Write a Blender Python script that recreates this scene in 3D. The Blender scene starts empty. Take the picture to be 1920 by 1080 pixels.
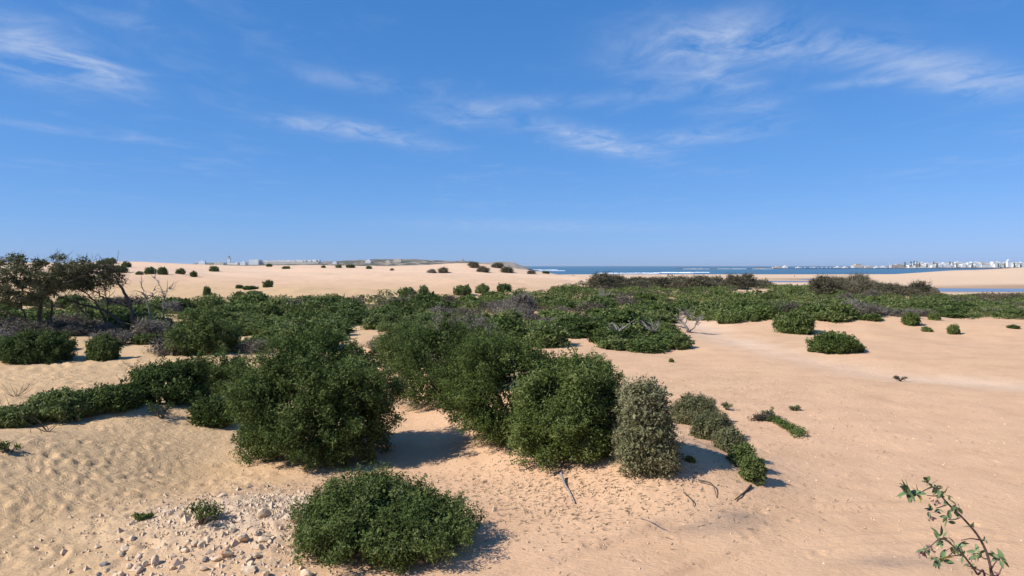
import bpy, math
import numpy as np
R = math.radians
rs = np.random.RandomState
S = bpy.context.scene
COL = S.collection

# ------------------------------------------------------------------ camera
F = 1371.0                       # focal length in photo pixels (1920 wide)
CX, HY, CAMZ = 960.0, 498.0, 5.0
cd = bpy.data.cameras.new('camera'); cam = bpy.data.objects.new('camera', cd); COL.objects.link(cam)
cam.location = (0, 0, CAMZ); cam.rotation_euler = (R(90), 0, 0)
cd.sensor_width = 36; cd.lens = F / 1920 * 36; cd.shift_y = -(540 - HY) / 1920
cd.clip_start = 0.1; cd.clip_end = 120000
S.camera = cam

# ------------------------------------------------------------------ light
SUN_EL, SUN_AZ = R(41), math.atan2(-0.93, -0.36)      # azimuth from +Y towards +X
world = bpy.data.worlds.new('World'); S.world = world; world.use_nodes = True
NT = world.node_tree; NT.nodes.clear()
def wn(t, **k):
    n = NT.nodes.new(t)
    for a, b in k.items(): setattr(n, a, b)
    return n
def wl(a, b): NT.links.new(a, b)
def wmath(op, a, b=None, c=None):
    n = wn('ShaderNodeMath', operation=op)
    for i, v in enumerate((a, b, c)):
        if v is None: continue
        if isinstance(v, (int, float)): n.inputs[i].default_value = v
        else: wl(v, n.inputs[i])
    return n.outputs[0]
sky = wn('ShaderNodeTexSky', sky_type='NISHITA', sun_disc=False)
sky.sun_elevation = SUN_EL; sky.sun_rotation = SUN_AZ % (2 * math.pi)
sky.altitude = 0; sky.air_density = 0.7; sky.dust_density = 0.3; sky.ozone_density = 2.0
tc = wn('ShaderNodeTexCoord'); sep = wn('ShaderNodeSeparateXYZ'); wl(tc.outputs['Generated'], sep.inputs[0])
X, Y, Z = sep.outputs
az = wmath('ARCTAN2', X, Y)
el = wmath('ARCSINE', Z)
# cirrus sheet: noise on a flat layer high above the ground
zc = wmath('MAXIMUM', Z, 0.02)
comb = wn('ShaderNodeCombineXYZ'); wl(wmath('DIVIDE', X, zc), comb.inputs[0]); wl(wmath('DIVIDE', Y, zc), comb.inputs[1])
def wnoise(scale, detail, rough, rot=0.0, sx=1, sy=1, dist=0.0, src=None):
    mp = wn('ShaderNodeMapping'); wl(src or comb.outputs[0], mp.inputs[0])
    mp.inputs['Rotation'].default_value[2] = rot; mp.inputs['Scale'].default_value = (sx, sy, 1)
    nz = wn('ShaderNodeTexNoise'); wl(mp.outputs[0], nz.inputs['Vector'])
    nz.inputs['Scale'].default_value = scale; nz.inputs['Detail'].default_value = detail
    nz.inputs['Roughness'].default_value = rough; nz.inputs['Distortion'].default_value = dist
    return nz.outputs[0]
n1 = wnoise(3.0, 10, 0.64, R(-25), 1.0, 0.62, 0.5)
n2 = wnoise(0.55, 5, 0.55, R(20), 1.0, 0.6, 0.3)
def blob(px, py, w, h, rot, amp):
    a0 = math.atan2(px - CX, F); e0 = math.atan2((HY - py) * math.cos(a0), F)
    ra = w / F * math.cos(a0) ** 2; re = h / F
    dx = wmath('SUBTRACT', az, a0); dy = wmath('SUBTRACT', el, e0)
    c, s = math.cos(R(rot)), math.sin(R(rot))
    xr = wmath('ADD', wmath('MULTIPLY', dx, c / ra), wmath('MULTIPLY', dy, s / ra))
    yr = wmath('ADD', wmath('MULTIPLY', dx, -s / re), wmath('MULTIPLY', dy, c / re))
    d2 = wmath('ADD', wmath('MULTIPLY', xr, xr), wmath('MULTIPLY', yr, yr))
    return wmath('MULTIPLY', wmath('POWER', 2.718, wmath('MULTIPLY', d2, -1.0)), amp)
blobs = [(60, 95, 130, 42, -14, 1.0), (190, 135, 90, 22, -18, .8), (1310, 75, 150, 42, 4, 1.0), (1500, 85, 170, 28, -8, .75),
         (1690, 115, 130, 30, -18, .7), (1840, 150, 120, 26, -10, .75), (1370, 170, 110, 40, -30, .5), (620, 237, 110, 15, -4, .95),
         (760, 262, 90, 14, -10, .6), (1110, 262, 130, 20, -14, .95), (880, 220, 80, 22, 0, .5), (1320, 255, 100, 16, 4, .55),
         (700, 155, 140, 16, -4, .5), (1080, 188, 240, 12, 2, .4), (1000, 425, 260, 12, -1, .55), (270, 48, 90, 12, -4, .5),
         (1600, 156, 90, 8, 0, .5), (160, 248, 170, 9, -3, .35)]
acc = None
for b in blobs:
    v = blob(*b); acc = v if acc is None else wmath('ADD', acc, v)
streak = wmath('SUBTRACT', n1, 0.34)
dens = wmath('MULTIPLY', acc, wmath('MULTIPLY', streak, 2.3))
back = wmath('MULTIPLY', wmath('MAXIMUM', wmath('SUBTRACT', wmath('MULTIPLY', n1, n2), 0.272), 0.0), .7)
dens = wmath('MAXIMUM', wmath('ADD', dens, back), 0.0)
fade = wmath('MINIMUM', wmath('MULTIPLY', wmath('MAXIMUM', el, 0.0), 14.0), 1.0)
dens = wmath('MINIMUM', wmath('MULTIPLY', wmath('MULTIPLY', dens, fade), 0.95), 0.85)
# camera-like colour response of the whole sky: per-channel power curve
ss = wn('ShaderNodeSeparateColor'); wl(sky.outputs[0], ss.inputs[0]); sc_ = wn('ShaderNodeCombineColor')
for i, (out, inn, gm) in enumerate(((.066, .125, .95), (.232, .209, .60), (.60, .376, .5))):
    wl(wmath('MULTIPLY', wmath('POWER', wmath('MULTIPLY', ss.outputs[i], .111 / inn), gm), out / .1275), sc_.inputs[i])
mixc = wn('ShaderNodeMix', data_type='RGBA'); wl(dens, mixc.inputs[0]); wl(sc_.outputs[0], mixc.inputs[6])
mixc.inputs[7].default_value = (4.3, 5.0, 6.5, 1)
bg = wn('ShaderNodeBackground'); bg.inputs[1].default_value = 0.10
wl(mixc.outputs[2], bg.inputs[0]); wo = wn('ShaderNodeOutputWorld'); wl(bg.outputs[0], wo.inputs[0])

ld = bpy.data.lights.new('sun', 'SUN'); ld.energy = 4.8; ld.angle = R(0.53); ld.color = (1.0, 0.965, 0.90)
sun = bpy.data.objects.new('sun', ld); COL.objects.link(sun)
sun.location = (-60, -30, 60)
sun.rotation_euler = (math.pi / 2 - SUN_EL, 0, math.pi - SUN_AZ)      # light travels away from the sun's azimuth

S.view_settings.view_transform = 'Standard'; S.view_settings.look = 'None'
S.view_settings.exposure = 0.38; S.view_settings.gamma = 1.0

# ------------------------------------------------------------------ helpers
def smooth(a, b, x):
    t = np.clip((x - a) / (b - a), 0, 1); return t * t * (3 - 2 * t)
_perm = rs(7).rand(256, 256)
def vnoise(x, y):
    xi = np.floor(x).astype(int); yi = np.floor(y).astype(int); fx = x - xi; fy = y - yi
    fx = fx * fx * (3 - 2 * fx); fy = fy * fy * (3 - 2 * fy)
    g = lambda a, b: _perm[a & 255, b & 255]
    return (g(xi, yi) * (1 - fx) + g(xi + 1, yi) * fx) * (1 - fy) + (g(xi, yi + 1) * (1 - fx) + g(xi + 1, yi + 1) * fx) * fy - .5
def fbm(x, y, o=4, g=.5):
    s = 0; a = 1
    for i in range(o):
        s = s + a * vnoise(x * 2 ** i + 17.3 * i, y * 2 ** i + 9.1 * i); a *= g
    return s

def mesh_np(name, v, f, mats, mi=None, attrs=None, smooth_=False):
    """v (n,3), f (m,3|4) arrays -> mesh"""
    me = bpy.data.meshes.new(name); v = np.asarray(v, np.float32); f = np.asarray(f, np.int32)
    k = f.shape[1]
    me.vertices.add(len(v)); me.vertices.foreach_set('co', v.ravel())
    me.loops.add(f.size); me.loops.foreach_set('vertex_index', f.ravel())
    me.polygons.add(len(f)); me.polygons.foreach_set('loop_start', np.arange(0, f.size, k, dtype=np.int32))
    me.polygons.foreach_set('loop_total', np.full(len(f), k, np.int32))
    if mi is not None: me.polygons.foreach_set('material_index', np.asarray(mi, np.int32))
    me.polygons.foreach_set('use_smooth', np.full(len(f), bool(smooth_)))
    for m in (mats if isinstance(mats, (list, tuple)) else [mats]): me.materials.append(m)
    for nm, (dom, arr) in (attrs or {}).items():
        a = me.attributes.new(nm, 'FLOAT', dom); a.data.foreach_set('value', np.asarray(arr, np.float32))
    me.update(calc_edges=True); return me
def link(name, me, parent=None, loc=(0, 0, 0), rz=0, sc=None):
    o = bpy.data.objects.new(name, me); COL.objects.link(o)
    o.location = loc; o.rotation_euler = (0, 0, rz)
    if sc is not None: o.scale = sc if hasattr(sc, '__len__') else (sc, sc, sc)
    if parent is not None: o.parent = parent
    return o
def tag(o, label=None, cat=None, group=None, kind=None):
    for k, v in (('label', label), ('category', cat), ('group', group), ('kind', kind)):
        if v: o[k] = v
    return o
class MB:                                    # collects boxes, tubes, lathes
    def __init__(s): s.v = []; s.f = []; s.n = 0
    def add(s, v, f):
        s.v += [tuple(map(float, p)) for p in v]; s.f += [tuple(int(i) + s.n for i in q) for q in f]; s.n = len(s.v); return s
    def box(s, x0, x1, y0, y1, z0, z1):
        return s.add([(x0, y0, z0), (x1, y0, z0), (x1, y1, z0), (x0, y1, z0), (x0, y0, z1), (x1, y0, z1), (x1, y1, z1), (x0, y1, z1)],
                     [(3, 2, 1, 0), (4, 5, 6, 7), (0, 1, 5, 4), (1, 2, 6, 5), (2, 3, 7, 6), (3, 0, 4, 7)])
    def tube(s, pts, rad, n=6):
        v, f = tube_np(pts, rad, n); return s.add(v, f)
    def build(s, name, mat, parent=None, loc=(0, 0, 0), rz=0, sm=False):
        me = bpy.data.meshes.new(name); me.from_pydata(s.v, [], s.f); me.materials.append(mat); me.update()
        if sm: me.polygons.foreach_set('use_smooth', np.full(len(me.polygons), True))
        return link(name, me, parent, loc, rz)
def nrm(a): return a / (np.linalg.norm(a, axis=-1, keepdims=True) + 1e-9)
def tube_np(pts, rad, n=6):
    p = np.asarray(pts, float); m = len(p); rad = np.broadcast_to(np.asarray(rad, float), (m,))
    t = nrm(np.gradient(p, axis=0)); ref = np.array([0.31, 0.9, 0.13])
    a = nrm(np.cross(t, ref)); b = np.cross(t, a); ang = np.arange(n) * 2 * math.pi / n
    v = (p[:, None] + rad[:, None, None] * (np.cos(ang)[None, :, None] * a[:, None] + np.sin(ang)[None, :, None] * b[:, None])).reshape(-1, 3)
    f = []
    for i in range(m - 1):
        for j in range(n):
            k = (j + 1) % n; f.append((i * n + j, i * n + k, (i + 1) * n + k, (i + 1) * n + j))
    if n == 4: f += [(3, 2, 1, 0), tuple((m - 1) * n + j for j in range(4))]
    return v, np.array(f)
def curve(ctrl, k=10):                       # catmull-rom through control points
    c = np.asarray(ctrl, float); c = np.vstack([2 * c[0] - c[1], c, 2 * c[-1] - c[-2]]); out = []
    for i in range(1, len(c) - 2):
        for t in np.linspace(0, 1, k, endpoint=False):
            a, b, d, e = c[i - 1:i + 3]
            out.append(.5 * (2 * b + (d - a) * t + (2 * a - 5 * b + 4 * d - e) * t ** 2 + (3 * b - a - 3 * d + e) * t ** 3))
    out.append(c[-2]); return np.array(out)

# ------------------------------------------------------------------ materials
class NB:
    def __init__(s, name):
        s.m = bpy.data.materials.new(name); s.m.use_nodes = True; s.t = s.m.node_tree; s.t.nodes.clear()
        s.out = s.n('ShaderNodeOutputMaterial')
    def n(s, t, **k):
        x = s.t.nodes.new(t)
        for a, b in k.items(): setattr(x, a, b)
        return x
    def l(s, a, b): s.t.links.new(a, b)
    def noise(s, scale, detail=4, rough=.55, vec=None, dist=0):
        x = s.n('ShaderNodeTexNoise'); x.inputs['Scale'].default_value = scale; x.inputs['Detail'].default_value = detail
        x.inputs['Roughness'].default_value = rough; x.inputs['Distortion'].default_value = dist
        if vec is not None: s.l(vec, x.inputs['Vector'])
        return x.outputs[0]
    def ramp(s, fac, stops):
        x = s.n('ShaderNodeValToRGB'); e = x.color_ramp.elements
        while len(e) < len(stops): e.new(.5)
        for q, (p, c) in zip(e, stops): q.position = p; q.color = (*c, 1)
        s.l(fac, x.inputs[0]); return x.outputs[0]
    def mix(s, fac, a, b, mode='MIX'):
        x = s.n('ShaderNodeMix', data_type='RGBA', blend_type=mode)
        for sock, v in ((x.inputs[0], fac), (x.inputs[6], a), (x.inputs[7], b)):
            if isinstance(v, (int, float)): sock.default_value = v
            elif isinstance(v, tuple): sock.default_value = (*v, 1)
            else: s.l(v, sock)
        return x.outputs[2]
    def math(s, op, a, b=0.0):
        x = s.n('ShaderNodeMath', operation=op)
        for i, v in enumerate((a, b)):
            if isinstance(v, (int, float)): x.inputs[i].default_value = v
            else: s.l(v, x.inputs[i])
        return x.outputs[0]
    def attr(s, name): x = s.n('ShaderNodeAttribute', attribute_name=name); return x.outputs['Fac']
    def pos(s): return s.n('ShaderNodeNewGeometry').outputs['Position']
    def bsdf(s, col, rough=.8, spec=.2, bump=None, bstr=.3, bdist=.02):
        p = s.n('ShaderNodeBsdfPrincipled'); p.inputs['Roughness'].default_value = rough
        p.inputs['Specular IOR Level'].default_value = spec
        if isinstance(col, tuple): p.inputs['Base Color'].default_value = (*col, 1)
        else: s.l(col, p.inputs['Base Color'])
        if bump is not None:
            b = s.n('ShaderNodeBump'); b.inputs['Strength'].default_value = bstr; b.inputs['Distance'].default_value = bdist
            s.l(bump, b.inputs['Height']); s.l(b.outputs[0], p.inputs['Normal'])
        return p.outputs[0]
    def done(s, sh): s.l(sh, s.out.inputs[0]); return s.m
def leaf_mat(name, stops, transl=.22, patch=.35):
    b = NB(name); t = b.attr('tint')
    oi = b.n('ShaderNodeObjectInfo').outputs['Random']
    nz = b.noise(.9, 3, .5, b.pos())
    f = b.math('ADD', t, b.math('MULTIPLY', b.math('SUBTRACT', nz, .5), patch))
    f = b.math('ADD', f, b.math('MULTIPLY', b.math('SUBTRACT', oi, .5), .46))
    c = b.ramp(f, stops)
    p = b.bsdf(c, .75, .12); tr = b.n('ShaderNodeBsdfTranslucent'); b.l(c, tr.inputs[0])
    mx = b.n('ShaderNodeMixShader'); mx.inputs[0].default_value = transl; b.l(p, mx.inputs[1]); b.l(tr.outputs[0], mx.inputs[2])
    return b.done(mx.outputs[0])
GREEN = [(0, (.03, .044, .011)), (.35, (.068, .10, .024)), (.65, (.115, .155, .042)), (1, (.23, .24, .10))]
M = {}
M['leaf'] = leaf_mat('leaf_green', GREEN)
M['leaf2'] = leaf_mat('leaf_bright', [(0, (.04, .056, .013)), (.4, (.09, .125, .028)), (.7, (.14, .178, .05)), (1, (.24, .25, .10))])
M['olive'] = leaf_mat('leaf_olive', [(0, (.05, .056, .025)), (.4, (.115, .122, .054)), (.75, (.185, .182, .092)), (1, (.27, .25, .14))])
M['dry'] = leaf_mat('leaf_dry', [(0, (.04, .034, .024)), (.4, (.095, .078, .056)), (.75, (.155, .13, .10)), (1, (.25, .22, .18))], .1)
M['tam'] = leaf_mat('leaf_tamarisk', [(0, (.035, .036, .018)), (.4, (.085, .076, .042)), (.75, (.135, .115, .068)), (1, (.2, .17, .11))], .15)
M['windleaf'] = leaf_mat('leaf_windtree', [(0, (.04, .042, .018)), (.45, (.09, .092, .04)), (.75, (.145, .138, .065)), (1, (.22, .2, .11))], .18)
def simple(name, c0, c1, scale=6, rough=.85, bstr=.4, bdist=.02, spec=.15):
    b = NB(name); nz = b.noise(scale, 5, .6, b.pos()); c = b.ramp(nz, [(.3, c0), (.7, c1)])
    return b.done(b.bsdf(c, rough, spec, nz, bstr, bdist))
M['bark'] = simple('bark', (.05, .038, .028), (.12, .095, .07), 14)
M['deadwood'] = simple('deadwood', (.16, .14, .125), (.34, .30, .27), 14)
M['stone'] = simple('pale_limestone', (.44, .32, .21), (.64, .50, .36), 9, .9, .6, .03)
M['stone_o'] = simple('orange_stone', (.42, .25, .15), (.55, .36, .23), 9, .9, .6, .03)
M['stone_g'] = simple('grey_stone', (.16, .14, .13), (.3, .26, .23), 9, .9, .6, .03)
M['white'] = simple('whitewash', (.70, .68, .64), (.82, .81, .78), .15, .8, .05, .05)
M['cream'] = simple('cream_plaster', (.52, .44, .35), (.64, .56, .46), .15, .85, .05, .05)
M['rampart'] = simple('rampart_stone', (.38, .30, .23), (.52, .43, .34), .12, .9, .2, .2)
M['hull'] = simple('blue_hull_paint', (.03, .08, .2), (.05, .12, .28), .5, .5, .05, .02, .4)
M['darkrock'] = simple('dark_rock', (.07, .065, .06), (.16, .145, .13), .2, .9, .5, .5)
M['foam'] = simple('sea_foam', (.75, .78, .8), (.85, .87, .88), .2, .7, .1, .1)
M['cloth'] = simple('dark_cloth', (.03, .03, .04), (.06, .06, .07), 9)

def sand_material():
    b = NB('sand'); P = b.pos()
    big = b.noise(.05, 4, .55, P); mid = b.noise(.6, 5, .6, P); fine = b.noise(9, 6, .65, P)
    base = b.mix(b.attr('pink'), (.56, .375, .205), (.63, .39, .235))
    base = b.mix(b.math('MULTIPLY', b.math('SUBTRACT', big, .3), .5), base, (.64, .43, .26))
    base = b.mix(b.math('MULTIPLY', b.attr('track'), .9), base, (.69, .495, .35))
    base = b.mix(b.math('MULTIPLY', b.attr('wet'), .8), base, (.30, .185, .105))
    base = b.mix(b.math('MULTIPLY', b.attr('chalk'), b.math('MULTIPLY', fine, .8)), base, (.66, .55, .43))
    base = b.mix(b.math('MULTIPLY', b.attr('stain'), b.math('MULTIPLY', fine, 1.15)), base, (.16, .135, .12))
    dark = b.ramp(mid, [(.36, (.80, .77, .74)), (.56, (1, 1, 1))])
    base = b.mix(.45, base, dark, 'MULTIPLY')
    fl = b.ramp(fine, [(.30, (.62, .56, .5)), (.42, (1, 1, 1))])
    base = b.mix(b.math('MULTIPLY', b.math('ADD', b.attr('litter'), .25), .8), base, b.mix(1.0, base, fl, 'MULTIPLY'))
    st = b.n('ShaderNodeMapping'); st.inputs['Scale'].default_value = (1, 3.2, 1); st.inputs['Rotation'].default_value[2] = .5; b.l(P, st.inputs[0])
    rip = b.noise(5.5, 5, .6, st.outputs[0], .8)
    h = b.math('ADD', b.math('MULTIPLY', rip, 1.0), b.math('MULTIPLY', fine, .45))
    h = b.math('ADD', h, b.math('MULTIPLY', mid, 1.5))
    tm = b.noise(3.2, 7, .68, P, 1.2); h = b.math('ADD', h, b.math('MULTIPLY', b.math('MULTIPLY', tm, b.attr('tramp')), 3.2))
    return b.done(b.bsdf(base, .95, .08, h, .55, .07))
M['sand'] = sand_material()

# ------------------------------------------------------------------ terrain
cols = [-500, 0, 250, 500, 750, 900, 960, 1040, 1100, 1250, 1440, 1600, 1750, 1920, 2400]
rows = [0.5, 3, 6, 10, 14, 25, 40, 60, 90, 140, 200, 240, 280, 320, 420, 520, 600, 700, 900, 1050, 1500]
near = [3.4, 3.0, 1.3, .1, 0, 0]
T = {
 -500: [.3, .4, .6, 1.5, 4.2, 6, 7.5, 8, 6, 3, 0, -2, -6, -8, -9],
 0:   [.2, .3, .5, 1.0, 3.2, 4.9, 6.1, 6.6, 4.5, 1, -1, -3, -6, -8, -9],
 250: [.0, .2, .3, .5, 2.7, 4.3, 5.6, 6.2, 4.0, 1, -1, -3, -6, -8, -9],
 500: [.0, .1, .1, .2, 1.9, 3.1, 4.2, 4.75, 3.2, .5, -1, -3, -6, -8, -9],
 750: [.0, .1, .1, .2, 1.9, 3.0, 4.1, 4.6, 3.2, .5, -1, -3, -6, -8, -9],
 900: [.0, .1, .1, .1, 1.8, 3.1, 4.6, 5.2, 2.0, -1, -3, -4, -6, -8, -9],
 960: [.0, .1, .1, .1, 1.3, 2.1, 3.0, 2.7, 0, -3, -4, -5, -6, -8, -9],
 1040: [.0, .0, .0, .0, .9, 1.7, 2.1, 1.0, -2.5, -4.5, -5, -5.2, -5.6, -7.4, -9],
 1100: [.0, .0, -.1, -.3, -.1, 0.1, -1, -3, -5.2, -5.3, -5.3, -5.3, -5.4, -7.2, -9],
 1250: [.0, .0, -.2, -.6, -.6, -1.0, -2.5, -4.6, -5.3, -5.3, -5.3, -5.3, -5.4, -7.2, -9],
 1440: [.0, .0, -.2, -.8, -1.0, -2.2, -4.7, -5.3, -5.3, -5.3, -5.3, -5.3, -5.4, -7.2, -9],
 1600: [.0, .0, -.2, -.9, -1.3, -3.0, -5.1, -5.3, -5.3, -5.3, -5.1, -5.3, -5.4, -7.2, -9],
 1750: [.0, .0, -.3, -1.4, -3.0, -5.0, -5.3, -5.3, -5.2, -2.2, .6, -1, -5.4, -7.2, -9],
 1920: [.0, .0, -.4, -1.8, -3.9, -5.2, -5.3, -5.3, -4.6, 2.3, 4.7, 3, -4, -7.2, -9],
 2400: [.0, .0, -.3, -1.5, -3.5, -5.2, -5.3, -5.3, -3, 6, 10, 8, -2, -7.2, -9],
}
tab = np.array([near + T[c] for c in cols])                 # (cols, rows)
uf = np.linspace((cols[0] - CX) / F, (cols[-1] - CX) / F, 300); lf = np.linspace(math.log(.5), math.log(1500), 500)
uc = (np.array(cols) - CX) / F; lr = np.log(rows)
t1 = np.array([np.interp(lf, lr, tab[i]) for i in range(len(cols))])
fine = np.array([np.interp(uf, uc, t1[:, j]) for j in range(500)]).T
def blur(a, k, ax):
    w = np.exp(-.5 * (np.arange(-3 * k, 3 * k + 1) / k) ** 2); w /= w.sum()
    p = np.pad(a, [(3 * k, 3 * k) if i == ax else (0, 0) for i in range(2)], 'edge')
    return np.apply_along_axis(lambda r: np.convolve(r, w, 'valid'), ax, p)
fine = blur(blur(fine, 4, 0), 5, 1)
def w_at(px, d): return ((px - CX) / F * d, d)
def seg_dist(x, y, pl):
    best = np.full(np.shape(x), 1e9)
    for (x0, y0), (x1, y1) in zip(pl[:-1], pl[1:]):
        dx, dy = x1 - x0, y1 - y0; t = np.clip(((x - x0) * dx + (y - y0) * dy) / (dx * dx + dy * dy), 0, 1)
        best = np.minimum(best, np.hypot(x - x0 - t * dx, y - y0 - t * dy))
    return best
RIDGE = [(3.4, 17.2), (1.6, 19.5), (0, 24), (-3, 31), (-6, 40)]
HEDGE = [(-17, 21.5), (-11.5, 22.3), (-8.5, 25.5), (-6.5, 28)]
TRACK = [(40, 26), (30, 28.5), (21.6, 30.9), (17.5, 34.5), (15.3, 42), (14.6, 52), (15.8, 62), (17, 70), (13, 85)]
POOLS = [(206, 314, 75, 27), (300, 345, 70, 24), (256, 550, 48, 36), (180, 478, 32, 20), (103, 292, 11, 7)]
def H(x, y, detail=True):
    x = np.asarray(x, float); y = np.asarray(y, float); yy = np.maximum(y, .5)
    u = np.clip(x / np.maximum(yy, 3.0), uf[0], uf[-1]); l = np.clip(np.log(yy), lf[0], lf[-1])
    iu = (u - uf[0]) / (uf[1] - uf[0]); il = (l - lf[0]) / (lf[1] - lf[0])
    a = np.clip(iu.astype(int), 0, 298); b = np.clip(il.astype(int), 0, 498); fu = iu - a; fl = il - b
    z = (fine[a, b] * (1 - fu) + fine[a + 1, b] * fu) * (1 - fl) + (fine[a, b + 1] * (1 - fu) + fine[a + 1, b + 1] * fu) * fl
    g = lambda cx, cy, rx, ry, h: h * np.exp(-((x - cx) / rx) ** 2 - ((y - cy) / ry) ** 2)
    z = z + .95 * np.exp(-(seg_dist(x, y, RIDGE) / 2.4) ** 2) + .6 * np.exp(-(seg_dist(x, y, HEDGE) / 1.5) ** 2)
    z = z + g(-4.9, 13.6, 2.6, 1.9, .45) + g(-13, 16, 4, 5, 1.0) + g(-5.2, 19.5, 2.4, 2.2, .2) + g(-1, 21, 1.6, 2, -.2) + g(30, 60, 13, 8, .8) + g(-7.5, 18, 1.6, 3, -.25)
    far = smooth(35, 90, y); mid = smooth(12, 30, y)
    scrub = smooth(30, 50, y) * (1 - smooth(200, 260, y))
    z = z + scrub * .55 * fbm(x / 11 + 3, y / 11, 3)
    dune = smooth(140, 230, y) * (1 - smooth(60, 110, x + 0 * y)) * (1 - smooth(380, 520, y))
    z = z + dune * (3.4 * (np.abs(fbm(x / 70 + .02 * y, y / 38 + 5, 2)) - .22) + .5 * fbm(x / 22, y / 12, 2))
    z = z + 1.1 * np.exp(-((y - 128 - 14 * vnoise(x / 40, x * 0)) / 9) ** 2) * (1 - smooth(-40, 5, x)) * smooth(-110, -70, x)
    rd = smooth(380, 460, y) * smooth(.5, .62, x / yy) * (1 - smooth(700, 850, y))
    z = z + rd * 1.2 * fbm(x / 50, y / 40, 3)
    if detail:
        nr = 1 - smooth(60, 120, y)
        left = 1 - smooth(-4.5, -1.5, x + .12 * (y - 14))
        z = z + nr * (.05 * fbm(x / 1.6, y / 1.6, 3) + .022 * fbm(x / .45 + 4, y / .45, 3) * (.35 + left))
    for (cx, cy, rx, ry) in POOLS:
        z = z - .32 * np.exp(-(((x - cx) / rx) ** 2 + ((y - cy) / ry) ** 2) ** 2) * (y > 200)
    return z
def ground_at(px, py, dmax=900):
    d = np.geomspace(9, dmax, 3000); u = (px - CX) / F; s = (py - HY) / F
    below = (CAMZ - s * d) <= H(u * d, d, False)
    i = int(np.argmax(below)) if below.any() else len(d) - 1
    return np.array([u * d[i], d[i], float(H(u * d[i], d[i]))])
def proj(x, y, z): return CX + F * x / y, HY + F * (CAMZ - z) / y

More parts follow.
